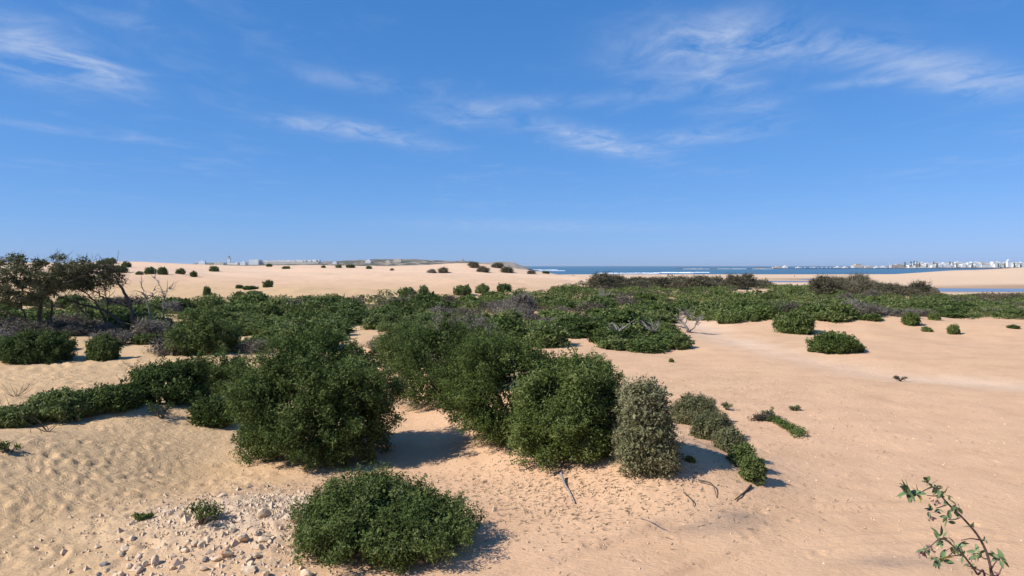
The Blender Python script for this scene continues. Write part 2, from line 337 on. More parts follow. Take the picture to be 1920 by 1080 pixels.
def build_ground():
    a_f = np.arange(-43, 43.001, .17); a_c1 = np.arange(47, 180, 5); a = np.concatenate([-a_c1[::-1], a_f, a_c1, [180]]); a = np.concatenate([[-180], a]) if a[0] > -180 else a
    a = np.radians(np.unique(a))[:-1]
    r = np.concatenate([np.geomspace(.6, 10, 40, endpoint=False), np.geomspace(10, 40, 250, endpoint=False), np.geomspace(40, 420, 190, endpoint=False), np.geomspace(420, 1500, 70)])
    A, Rr = np.meshgrid(a, r); x = np.sin(A) * Rr; y = np.cos(A) * Rr
    z = H(x, np.where(np.abs(A) > R(80), np.minimum(y, .5), y)); z = np.where((y < .5), 3.4 + .3 * fbm(x / 9, y / 9), z)
    # footprints and trampled hollows
    g = rs(5); nz = len(r); na = len(a)
    def dent(cx, cy, rad, dep, ang=0, asp=1.5):
        i0 = np.searchsorted(r, math.hypot(cx, cy) - 3 * rad); i1 = np.searchsorted(r, math.hypot(cx, cy) + 3 * rad)
        t = math.atan2(cx, cy); dt = 3 * rad / math.hypot(cx, cy); j0 = np.searchsorted(a, t - dt); j1 = np.searchsorted(a, t + dt)
        if i1 <= i0 or j1 <= j0: return
        xs = x[i0:i1, j0:j1] - cx; ys = y[i0:i1, j0:j1] - cy; c, s = math.cos(ang), math.sin(ang)
        q = ((xs * c + ys * s) / asp) ** 2 + (-xs * s + ys * c) ** 2; q = q / rad ** 2
        z[i0:i1, j0:j1] += dep * (-np.exp(-q * 1.6) + .55 * np.exp(-(np.sqrt(q) - 1.35) ** 2 * 5))
    for i in range(2300):
        cx, cy = g.uniform(-12.5, -3.2), g.uniform(11, 25)
        w = math.exp(-((cx + 8.8 + .25 * (cy - 14)) / 2.6) ** 2 - ((cy - 15.5) / 4.0) ** 2)
        if g.rand() < w + .05: dent(cx, cy, g.uniform(.06, .15), g.uniform(.006, .045), g.uniform(0, 3.1), g.uniform(1.1, 1.9))
    for i in range(420):
        cx, cy = g.uniform(1, 16), g.uniform(12.5, 34)
        if g.rand() < .75: dent(cx, cy, g.uniform(.08, .15), g.uniform(.008, .024), g.uniform(0, 3.1), 1.6)
    for i in range(500):
        cx, cy = g.uniform(-24, -8), g.uniform(25, 40); dent(cx, cy, g.uniform(.14, .26), g.uniform(.03, .07), g.uniform(0, 3.1), 1.5)
    # wheel ruts curving across the lower middle
    for (ox, oy, rad) in ((9.5, 3.5, 10.6), (9.5, 3.5, 12.2), (8.6, 2.2, 11.2), (8.6, 2.2, 12.8)):
        q = np.abs(np.hypot(x - ox, y - oy) - rad); m = (y > 9) & (y < 19) & (x < 9)
        z += np.where(m, -.028 * np.exp(-(q / .13) ** 2) + .014 * np.exp(-((q - .26) / .09) ** 2), 0)
    z -= .16 * np.exp(-(seg_dist(x, y, TRACK) / 2.2) ** 2)
    tr = np.exp(-(seg_dist(x, y, TRACK) / 1.8) ** 2) * (.7 + .6 * fbm(x / 3, y / 3, 2))
    tr = np.maximum(tr, .75 * smooth(120, 230, y))
    pink = smooth(-8, 1, x + .1 * y) * (1 - smooth(60, 200, y)) * .9 + .9 * smooth(120, 200, y) * (1 - smooth(0, 90, x)) + .25 * fbm(x / 5, y / 5, 3)
    wet = np.zeros_like(x)
    for (cx, cy, rx, ry) in POOLS: wet = np.maximum(wet, np.exp(-(((x - cx) / (rx * 1.5)) ** 2 + ((y - cy) / (ry * 1.6)) ** 2) ** 2) * (y > 200))
    wet = wet * (z < -4.6)
    g2 = lambda cx, cy, rx, ry: np.exp(-((x - cx) / rx) ** 2 - ((y - cy) / ry) ** 2)
    lit = g2(1.2, 15.5, 2.6, 1.6) + .9 * g2(6, 28, 5, 7) + .6 * g2(-4, 16.3, 1.2, .6) + .7 * g2(4.3, 13.7, .9, .5) + .5 * g2(-14, 30, 7, 6)
    v = np.stack([x, y, z], -1).reshape(-1, 3)
    ii, jj = np.meshgrid(np.arange(nz - 1), np.arange(na), indexing='ij'); j2 = (jj + 1) % na
    f = np.stack([ii * na + jj, ii * na + j2, (ii + 1) * na + j2, (ii + 1) * na + jj], -1).reshape(-1, 4)[:, ::-1]
    me = mesh_np('ground', v, f, M['sand'], attrs={'track': ('POINT', np.clip(tr, 0, 1).ravel()), 'pink': ('POINT', np.clip(pink, 0, 1).ravel()),
                 'wet': ('POINT', wet.ravel()), 'stain': ('POINT', np.clip(g2(4.4, 14.1, .55, .35) + .7 * g2(3.5, 13.6, .9, .3) + .8 * g2(6.3, 12.2, .9, .25), 0, 1).ravel()), 'tramp': ('POINT', np.clip(1.1 * g2(-9, 16, 4, 5) + g2(-15, 30, 9, 7) + .25 * (1 - smooth(30, 60, y)), 0, 1).ravel()), 'chalk': ('POINT', np.clip(1.2 * g2(-4.2, 14.6, 1.5, .7) + .7 * g2(-4.9, 13.2, 2.0, 1.2), 0, 1).ravel()), 'litter': ('POINT', np.clip(lit, 0, 1).ravel())}, smooth_=True)
    # cap below the camera
    o = link('ground', me); tag(o, 'pinkish tan sand ground rolling from foreground to far dunes', kind='structure')
build_ground()

# water
def water_mat(name, c0, c1, rough, spec, scale, bstr):
    b = NB(name); P = b.pos(); mp = b.n('ShaderNodeMapping'); mp.inputs['Scale'].default_value = (.25, 1, 1); b.l(P, mp.inputs[0])
    big = b.noise(.004, 4, .6, mp.outputs[0]); nz = b.noise(scale, 4, .6, mp.outputs[0])
    return b.done(b.bsdf(b.ramp(big, [(.35, c0), (.65, c1)]), rough, spec, nz, bstr, .4))
M['sea'] = water_mat('sea_water', (.045, .125, .20), (.065, .16, .25), .5, .18, .12, .6)
M['pool'] = water_mat('lagoon_water', (.06, .09, .13), (.08, .11, .16), .18, .4, .3, .15)
def sheet(name, xs, ys, z, mat):
    v = [(x, y, z) for y in ys for x in xs]; n = len(xs)
    f = [(j * n + i, j * n + i + 1, (j + 1) * n + i + 1, (j + 1) * n + i) for j in range(len(ys) - 1) for i in range(n - 1)]
    return tag(link(name, mesh_np(name, v, f, mat)), kind='structure')
tag(sheet('sea', [-15800, -6000, -1500, 0, 1500, 6000, 15800], [620, 1500, 4000, 9000, 15800], -5.8, M['sea']), 'open blue sea reaching to the horizon behind the beach')
for i, (cx, cy, rx, ry) in enumerate(POOLS):
    k = 40; g = rs(i); v = [(cx, cy, -5.46)]
    for j in range(k):
        t = j / k * 2 * math.pi; q = 1.0 + .16 * math.sin(3 * t + i) + .1 * math.sin(5 * t + 2 * i)
        v.append((cx + rx * q * math.cos(t), cy + ry * q * math.sin(t), -5.46))
    me = mesh_np('lagoon', v, [(0, 1 + j, 1 + (j + 1) % k) for j in range(k)], M['pool'])
    tag(link('lagoon', me), 'shallow lagoon pool lying on the flat beach', kind='structure')

# ------------------------------------------------------------------ foliage generators
def leaves(g, C, Rad, Out, per, L, W, tint0, flat=1.0, spread=.8, up=.25):
    n = len(C) * per; C = np.repeat(C, per, 0); Rad = np.repeat(Rad, per); Out = np.repeat(Out, per, 0); tint0 = np.repeat(tint0, per)
    d = nrm(g.normal(size=(n, 3))); rr = g.rand(n) ** .45
    off = d * (rr * Rad)[:, None]; off[:, 2] *= flat
    p = C + off
    out = nrm(.55 * d + .75 * Out + np.array([0, 0, up]))
    nn = nrm(out + spread * g.normal(size=(n, 3)) * .75)
    a = nrm(np.cross(nn, g.normal(size=(n, 3)))); a = nrm(a + .45 * out); b = np.cross(nn, a)
    s = g.uniform(.65, 1.3, n)[:, None]
    v = np.stack([p, p + a * L * .5 * s + b * W * .5 * s, p + a * L * s, p + a * L * .5 * s - b * W * .5 * s], 1)
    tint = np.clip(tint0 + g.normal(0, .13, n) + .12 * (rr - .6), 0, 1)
    return v.reshape(-1, 3), np.arange(n * 4).reshape(-1, 4), tint
def lobe_clumps(g, lobes, n, jit=.12, zmin=.0, low=-.75):
    """clump centres on the union surface of ellipsoids (cx,cy,cz,rx,ry,rz)"""
    lo = np.array(lobes, float); area = (lo[:, 3] * lo[:, 4] + lo[:, 5] * lo[:, 3] + lo[:, 4] * lo[:, 5]); k = g.choice(len(lo), n * 4, p=area / area.sum())
    d = nrm(g.normal(size=(n * 4, 3))); ok = d[:, 2] > low
    ph = g.uniform(0, 6.28, 6)
    lump = 1 + jit * (np.sin(d[:, 0] * 5 + ph[0]) * np.sin(d[:, 1] * 5 + ph[1]) + np.sin(d[:, 2] * 6 + ph[2] + d[:, 0] * 4)) + g.normal(0, jit * .5, n * 4)
    lump *= np.where(g.rand(n * 4) < .3, g.uniform(.55, .95, n * 4), 1)
    p = lo[k, :3] + d * lo[k, 3:] * lump[:, None]
    for i in range(len(lo)):
        q = (((p - lo[i, :3]) / (lo[i, 3:] * .8)) ** 2).sum(1); ok &= (q > 1) | (k == i)
    ok &= p[:, 2] > zmin
    idx = np.where(ok)[0][:n]
    return p[idx], nrm(d[idx] / lo[k[idx], 3:])
def stems(g, targets, r0=.05, n=10, sides=5):
    mb_v, mb_f, c = [], [], 0
    for t in targets[g.choice(len(targets), min(n, len(targets)), replace=False)]:
        b = np.array([g.normal(0, .12), g.normal(0, .12), -.1]); m = (b + t) / 2 + g.normal(0, .08, 3) * np.linalg.norm(t) + np.array([0, 0, .1])
        pts = curve([b, m, t], 4); v, f = tube_np(pts, np.linspace(r0, r0 * .25, len(pts)), sides)
        mb_v.append(v); mb_f.append(f + c); c += len(v)
    return np.vstack(mb_v), np.vstack(mb_f)
def shrub_meshes(seed, lobes, ncl, per, crad, L, W, leafmat, stemmat, tint=.45, nst=10, r0=.05, twig=0, low=-.75, box=None):
    g = rs(seed); C, O = lobe_clumps(g, lobes, ncl, .2, low=low)
    if box:
        lo, hi = np.percentile(C, 2, 0), np.percentile(C, 98, 0); m = crad * 1.25
        for ax, (a, b) in enumerate(((-box[0] + m, box[0] - m), (-box[1] + m, box[1] - m), (.1, box[2] - m * .8))): C[:, ax] = a + (C[:, ax] - lo[ax]) / (hi[ax] - lo[ax]) * (b - a)
    rad = crad * g.uniform(.6, 1.35, len(C)); t0 = np.clip(tint + g.normal(0, .12, len(C)), .05, .95)
    v, f, t = leaves(g, C, rad, O, per, L, W, t0)
    ks = g.choice(len(C), len(C) // 2); so = nrm(O[ks] + g.normal(0, .35, (len(ks), 3)) + np.array([0, 0, .35])); V0 = []; F0 = []; T0 = []; n0 = 0
    for q in (.5, .8, 1.1):
        a_, b_, c_ = leaves(g, C[ks] + so * (crad * q * g.uniform(.7, 1.25, len(ks)))[:, None], np.full(len(ks), crad * .26), so, max(4, per // 9), L, W, np.clip(t0[ks] + .14, 0, 1)); V0.append(a_); F0.append(b_ + n0); T0.append(c_); n0 += len(a_)
    f = np.vstack([f, np.vstack(F0) + len(v)]); v = np.vstack([v] + V0); t = np.concatenate([t] + T0)
    # inner layer of larger leaves keeps the crown dense
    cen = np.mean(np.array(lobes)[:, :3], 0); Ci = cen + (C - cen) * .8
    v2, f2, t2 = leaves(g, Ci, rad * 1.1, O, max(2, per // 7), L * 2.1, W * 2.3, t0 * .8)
    V = [v, v2]; Fc = [f, f2 + len(v)]; Tt = [t, t2]
    if twig:
        v3, f3, t3 = leaves(g, C, rad * 1.25, O, twig, L * 3.2, W * .28, np.full(len(C), .85), spread=.9)
        Fc.append(f3 + len(v) + len(v2)); V.append(v3); Tt.append(t3)
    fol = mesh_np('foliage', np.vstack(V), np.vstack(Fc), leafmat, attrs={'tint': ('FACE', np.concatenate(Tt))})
    sv, sf = stems(g, C * .93, r0, nst)
    return fol, mesh_np('stems', sv, sf, stemmat, smooth_=True)
def shrub(name, label, cat, p, fol, st, group=None, rz=0, sc=1.0):
    e = bpy.data.objects.new(name, None); COL.objects.link(e); e.location = (p[0], p[1], p[2] - .04); e.rotation_euler = (0, 0, rz)
    e.scale = sc if hasattr(sc, '__len__') else (sc, sc, sc)
    tag(e, label, cat, group); link('foliage', fol, e); link('stems', st, e); return e

# ------------------------------------------------------------------ large near bushes
def hero(seed, px, py, w, h, lobes, label, mat='leaf', ncl=330, per=130, L=.06, W=.03, crad=.24, dd=0, name='green_bush', tint=.42, twig=4, depth=.9, nst=14):
    """lobes given in units of the bush's half width / half width / height"""
    p = ground_at(px, py); d = p[1] + dd; dc = d + w / F * d / 2 * depth * .85; hw = w / F * dc / 2
    p = np.array([(px - CX) / F * dc, dc, 0]); p[2] = float(H(p[0], p[1])); ht = CAMZ - (py - h - HY) / F * dc - p[2]
    lb = [(a * hw, b * hw * depth, c * ht, rx * hw, ry * hw * depth, rz * ht) for a, b, c, rx, ry, rz in lobes]
    fol, st = shrub_meshes(seed, lb, ncl, per, crad, L, W, M[mat], M['bark'], tint, nst, .06, twig, box=(hw, hw * depth, ht))
    return shrub(name, label, 'bush', p, fol, st)
DOME = [(0, 0, .42, .82, .85, .52), (-.3, -.2, .55, .55, .6, .40), (.35, .1, .5, .55, .6, .42), (.1, .3, .6, .5, .5, .38), (-.45, .1, .3, .5, .55, .32), (.5, -.2, .28, .45, .5, .3), (0, -.45, .3, .6, .45, .33)]
hero(11, 592, 884, 318, 262, DOME, 'largest dark green round bush left of centre, casting shadow on the sand', ncl=560, per=170, tint=.52)
hero(12, 725, 1068, 335, 172, [(-.42, 0, .5, .5, .7, .5), (-.1, .2, .55, .35, .5, .42), (.25, -.1, .40, .42, .6, .38), (-.72, -.1, .3, .28, .5, .3), (.62, 0, .28, .38, .5, .3), (-.2, -.5, .28, .5, .35, .3), (.45, -.4, .2, .4, .35, .24)],
     'wide green bush at the bottom edge beside the rubble heap', ncl=420, per=150, L=.05, W=.024, crad=.19, tint=.5)
hero(13, 1065, 893, 226, 226, DOME, 'tall round green bush in front of the central thicket', ncl=420, per=140, tint=.5, mat='leaf2')
hero(14, 955, 842, 275, 222, DOME, 'broad green bush forming the middle of the central thicket', ncl=420, per=120, tint=.5, mat='leaf2')
hero(15, 835, 772, 215, 175, DOME, 'dark green bush at the left end of the central thicket', ncl=380, per=110, tint=.4)
hero(16, 868, 712, 165, 122, DOME, 'grey twiggy half-dry bush at the back of the central thicket', mat='dry', ncl=300, per=80, tint=.5, twig=16, name='dry_bush')
hero(17, 760, 700, 130, 100, DOME, 'green bush behind the left end of the central thicket', ncl=260, per=90, tint=.5)
hero(18, 1213, 905, 136, 192, [(-.3, 0, .78, .42, .5, .24), (-.05, .1, .55, .62, .7, .34), (.3, -.1, .26, .65, .7, .28), (-.45, -.1, .3, .45, .6, .28), (.15, .1, .68, .4, .5, .22)],
     'pale olive upright shrub at the right end of the central thicket', mat='olive', ncl=300, per=130, tint=.55, name='olive_bush', L=.065, W=.03)
BANK = [(1300, 800, 92, 64, 'olive', 'uppermost olive-green shrub of the strip descending the sand bank'), (1336, 828, 88, 62, 'olive', 'second olive-green shrub down the strip on the sand bank'), (1366, 850, 66, 50, 'olive', 'middle olive-green shrub of the strip on the sand bank'),
        (1392, 878, 56, 46, 'leaf', 'green shrub next to the lowest one of the strip on the sand bank'), (1411, 906, 52, 52, 'leaf', 'lowest green shrub of the strip at the foot of the sand bank')]
for i, (px, py, w, h, m, lab) in enumerate(BANK): hero(70 + i, px, py, w, h, DOME, lab, mat=m, ncl=130, per=90, tint=.45, name='olive_bush' if m == 'olive' else 'green_bush', crad=.15, L=.05, W=.026)
hero(22, 1100, 760, 130, 100, DOME, 'green bush at the right rear shoulder of the central thicket', mat='leaf2', ncl=200, per=90, tint=.45)
for i, (px, py, w, h, lab) in enumerate([
        (28, 803, 90, 42, 'lowest green shrub of the left hedge, cut by the left edge'),
        (118, 796, 130, 66, 'green shrub of the left hedge, second from the left edge'),
        (205, 782, 130, 62, 'green shrub in the middle of the left hedge'),
        (320, 762, 150, 92, 'tallest green shrub of the left hedge'),
        (415, 742, 130, 80, 'green shrub of the left hedge touching the largest round bush'),
        (402, 806, 92, 62, 'small spreading green shrub just left of the largest round bush'),
        (385, 668, 130, 84, 'dark green shrub behind the trampled sand hollow'),
        (66, 684, 140, 66, 'dark green shrub in front of the wind-bent tree'),
        (192, 677, 62, 50, 'small dark green shrub alone right of the wind-bent tree, on the sand'),
        (1568, 664, 92, 42, 'isolated green shrub on the sand plain beside the pale track'),
        (1494, 628, 62, 46, 'green shrub at the tip of scrub above the isolated sand-plain shrub')]):
    d = ground_at(px, py)[1]
    hero(40 + i, px, py, w, h, DOME if i % 2 else [(-.4, 0, .4, .55, .8, .5), (.3, .1, .45, .6, .8, .5), (0, -.3, .3, .7, .5, .34), (.65, 0, .25, .35, .6, .3), (-.7, .1, .25, .33, .6, .3)],
         lab, ncl=220, per=80, L=.075 * max(1, d / 28), W=.042 * max(1, d / 28), crad=.2 * max(1, d / 30), tint=.45, twig=2, nst=9)

# ------------------------------------------------------------------ scrub on the plain
PROT = {}
def proto(kind, n, seed, hgt, ncl, per, L, W, crad, mat, tint, twig):
    PROT[kind] = []
    for i in range(n):
        g = rs(seed + i); lb = [(0, 0, .42 * hgt, .75, .75, .55 * hgt)]
        for k in range(5):
            t = g.uniform(0, 6.28); q = g.uniform(.3, .62); r = g.uniform(.32, .5)
            lb.append((q * math.cos(t), q * math.sin(t), g.uniform(.25, .6) * hgt, r, r, r * hgt * g.uniform(.8, 1.1)))
        g2 = rs(seed + 50 + i); C, O = lobe_clumps(g2, lb, ncl, .14); rad = crad * g2.uniform(.6, 1.35, len(C)); t0 = np.clip(tint + g2.normal(0, .13, len(C)), .05, .95)
        v, f, t = leaves(g2, C, rad, O, per, L, W, t0); vs = [v]; fs = [f]; ts = [t]
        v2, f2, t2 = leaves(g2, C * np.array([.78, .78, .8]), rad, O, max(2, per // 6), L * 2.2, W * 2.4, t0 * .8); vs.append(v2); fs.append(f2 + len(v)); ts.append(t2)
        if twig: v3, f3, t3 = leaves(g2, C, rad * 1.3, O, twig, L * 3, W * .3, np.full(len(C), .85)); vs.append(v3); fs.append(f3 + len(v) + len(v2)); ts.append(t3)
        vv = np.vstack(vs); ff = np.vstack(fs); tt = np.concatenate(ts)
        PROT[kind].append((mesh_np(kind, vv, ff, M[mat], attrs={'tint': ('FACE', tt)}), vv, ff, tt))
proto('green', 6, 100, .95, 75, 34, .15, .085, .22, 'leaf', .46, 1)
proto('bright', 4, 130, .8, 75, 34, .15, .085, .22, 'leaf2', .45, 1)
proto('dry', 4, 160, .9, 70, 22, .13, .06, .24, 'dry', .5, 14)
proto('tam', 4, 190, 1.1, 80, 26, .17, .055, .26, 'tam', .5, 8)
lowres = {}
def far_proto(kind, n, seed, hgt, mat):
    out = []
    for i in range(n):
        g = rs(seed + i); lb = [(0, 0, .4 * hgt, .8, .8, .55 * hgt)] + [(.5 * math.cos(t), .5 * math.sin(t), .4 * hgt, .45, .45, .45 * hgt) for t in g.uniform(0, 6.28, 3)]
        C, O = lobe_clumps(g, lb, 42, .14); out.append(leaves(g, C, .2 * g.uniform(.7, 1.3, len(C)), O, 6, .205, .135, np.clip(.45 + g.normal(0, .17, len(C)), 0, 1)))
    lowres[kind] = out
for k, s, h in (('green', 300, .95), ('bright', 320, .8), ('dry', 340, .9), ('tam', 360, 1.1)): far_proto(k, 5, s, h, None)

def inpoly(px, py, poly):
    c = np.zeros(np.shape(px), bool); j = len(poly) - 1
    for i in range(len(poly)):
        (xi, yi), (xj, yj) = poly[i], poly[j]
        if yi != yj: c ^= ((yi > py) != (yj > py)) & (px < (xj - xi) * (py - yi) / (yj - yi) + xi)
        j = i
    return c
# outline of the scrub belt as seen on the ground (base points of shrubs), turned into ground positions below
BELT = [(-700, 572), (200, 572), (330, 568), (500, 560), (640, 556), (760, 558), (860, 556), (930, 553), (1010, 552), (1085, 533), (1440, 536), (1560, 543), (1750, 550), (1780, 556), (2700, 560),
        (2700, 606), (1920, 600), (1830, 598), (1700, 592), (1640, 606), (1550, 603), (1490, 622), (1440, 604), (1330, 606), (1292, 600), (1262, 620), (1330, 648), (1250, 668), (1150, 662), (1105, 648),
        (1040, 655), (1000, 640), (900, 690), (760, 690), (700, 652), (640, 632), (600, 660), (470, 668), (440, 655), (330, 668), (310, 640), (240, 652), (140, 650), (0, 690), (-700, 690)]
GAPS = [(345, 607, 34, 10), (338, 637, 18, 8), (525, 606, 26, 7), (430, 640, 14, 6), (682, 636, 42, 13), (745, 625, 16, 6), (1180, 580, 18, 6), (1270, 604, 34, 20), (1538, 578, 24, 9), (1410, 548, 40, 6), (830, 592, 16, 5),
        (935, 598, 12, 8), (985, 618, 26, 9), (1060, 655, 26, 14), (1205, 590, 10, 4), (870, 560, 40, 6), (560, 592, 18, 5), (660, 560, 40, 5), (1010, 562, 16, 5), (430, 572, 40, 5)]
def scatter():
    g = rs(21); xs, ys = np.meshgrid(np.arange(-190, 200, 2.15), np.arange(30, 262, 2.15)); x = (xs + g.uniform(-1, 1, xs.shape)).ravel(); y = (ys + g.uniform(-1, 1, xs.shape)).ravel()
    nA = len(x); x = np.concatenate([x, x + g.uniform(-1.2, 1.2, nA)]); y = np.concatenate([y, y + g.uniform(-1.2, 1.2, nA)]); ext = np.arange(2 * nA) >= nA
    k = np.abs(x / y) < .95; x, y, ext = x[k], y[k], ext[k]; z = H(x, y, False); px, py = proj(x, y, z)
    ok = inpoly(px, py, BELT)
    for (a, b, w, h) in GAPS: ok &= ((px - a) / w) ** 2 + ((py - b) / h) ** 2 > 1
    dn = fbm(x / 9, y / 9 + 40, 3); den = np.zeros(len(x), bool)
    for (a, b, w, h) in ((1180, 636, 150, 34), (1420, 588, 260, 20), (1800, 582, 260, 20), (560, 600, 120, 26)): den |= ((px - a) / w) ** 2 + ((py - b) / h) ** 2 < 1
    ok &= ((dn > -.34) & ~ext) | (den & (dn > -.55) & (~ext | (g.rand(len(x)) < .7)))
    ok &= g.rand(len(x)) < .88
    for (cx, cy, rr) in [(p.location.x, p.location.y, 1.6) for p in bpy.data.objects if p.type == 'EMPTY']: ok &= np.hypot(x - cx, y - cy) > rr
    x, y, px, py = x[ok], y[ok], px[ok], py[ok]
    kn = fbm(x / 16 + 70, y / 16, 2) + g.normal(0, .12, len(x)); br = fbm(x / 10 + 20, y / 10 + 9, 2) + g.normal(0, .1, len(x))
    kind = np.where(kn > .33, 'dry', np.where(br > .05, 'bright', 'green')).astype(object)
    # tall brownish tamarisks along the seaward edge
    tm = (((px > 1090) & (px < 1440) & (py < 543)) | ((px > 1535) & (px < 1752) & (py < 556)) | ((px > 1840) & (px < 1910) & (py < 562))) & (g.rand(len(x)) < .8)
    kind[tm] = 'tam'
    near = smooth(60, 35, y)
    sc = np.clip(g.lognormal(.08, .27, len(x)), .55, 1.9); hz = g.uniform(.5, .95, len(x)) * (1 - .12 * near)
    hz[(px > 1640) & (py > 545)] *= .7
    sc[kind == 'dry'] *= .9; sc[tm] *= np.where(px[tm] > 1800, 1.0, 1.45); hz[tm] *= 1.15 + .3 * ((px[tm] > 1535) & (px[tm] < 1800))
    size = sc / y * (np.abs(x / y) < .72)
    return x, y, px, py, kind, sc, hz, size
def region(px, py):
    if py < 578 and px < 1085: return 'at the foot of the far dunes'
    if px < 330: return 'around the wind-bent trees'
    if px < 700: return 'between wind-bent trees and largest round bush'
    if px < 1000: return 'behind the central thicket'
    if px < 1300: return 'left of the bare grey tree' if py > 590 else 'in the middle of the scrub'
    if px < 1640: return 'at the scrub edge beyond the track' if py > 575 else 'in front of the beach'
    return 'on the right above the sand plain' if py > 575 else 'on the right before the lagoon'
KN = {'green': ('green_shrub', 'dark green rounded shrub'), 'bright': ('green_shrub', 'brighter green spreading shrub'), 'dry': ('dry_shrub', 'grey-brown half-dry shrub'), 'tam': ('tamarisk_shrub', 'tall brownish feathery shrub')}
def place_scrub():
    x, y, px, py, kind, sc, hz, size = scatter(); g = rs(77)
    order = np.argsort(-size); cnt = {}; named = {}; lim = {'g': 290, 'dry': 90, 'tam': 70}; rest = {'g': [], 'dry': [], 'tam': []}
    for i in order:
        k = kind[i]; q = 'g' if k in ('green', 'bright') else k; rz = g.uniform(0, 6.28); cnt[q] = cnt.get(q, 0)
        z = float(H(x[i], y[i])) - .06
        if cnt[q] < lim[q] and size[i] > 0:
            cnt[q] += 1; me = PROT[k][g.randint(len(PROT[k]))][0]
            o = link(KN[k][0], me, None, (x[i], y[i], z), rz, (sc[i], sc[i], sc[i] * hz[i]))
            hh = sc[i] * hz[i]; lab = ('' if k == 'tam' else 'low ' if hh < .72 else 'tall ' if hh > 1.25 else 'small ' if sc[i] < .9 else 'large ' if sc[i] > 1.35 else '') + KN[k][1] + ' ' + region(px[i], py[i]); tag(o, lab, 'shrub', lab.replace('shrub', 'shrubs', 1)); named.setdefault(lab, []).append((px[i], o))
        else: rest[q].append((i, z, rz))
    ORD = ['leftmost', 'second', 'third', 'fourth', 'fifth', 'sixth', 'seventh', 'eighth', 'ninth']
    for lab, lst in named.items():
        if not 1 < len(lst) < 10: continue
        for r, (_, o) in enumerate(sorted(lst, key=lambda t: t[0])):
            o['label'] = lab + ', ' + ('leftmost of its kind' if r == 0 else 'rightmost of its kind' if r == len(lst) - 1 else ORD[r] + ' from left')
    for q, nm, lab in (('g', 'scrub', 'mass of green scrub covering the plain towards the sea'), ('dry', 'dry_scrub', 'grey-brown dry scrub mixed through the green scrub'), ('tam', 'tamarisk_scrub', 'brownish feathery scrub along the seaward edge')):
        if not rest[q]: continue
        V, Fc, Tt, MI, c = [], [], [], [], 0
        for i, z, rz in rest[q]:
            v, f, t = lowres[kind[i]][g.randint(5)]; cs, sn = math.cos(rz), math.sin(rz)
            w = np.stack([v[:, 0] * cs - v[:, 1] * sn, v[:, 0] * sn + v[:, 1] * cs, v[:, 2] * hz[i]], -1) * sc[i] + np.array([x[i], y[i], z])
            V.append(w); Fc.append(f + c); c += len(v); Tt.append(np.clip(t + g.normal(0, .1), 0, 1)); MI.append(np.full(len(f), 1 if kind[i] == 'bright' else 0))
        mats = [M['leaf'], M['leaf2']] if q == 'g' else [M[q]]
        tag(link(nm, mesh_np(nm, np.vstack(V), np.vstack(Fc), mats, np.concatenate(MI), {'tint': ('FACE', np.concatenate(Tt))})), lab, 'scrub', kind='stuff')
    print('scrub', len(x), cnt, {k: len(v) for k, v in rest.items()})
place_scrub()

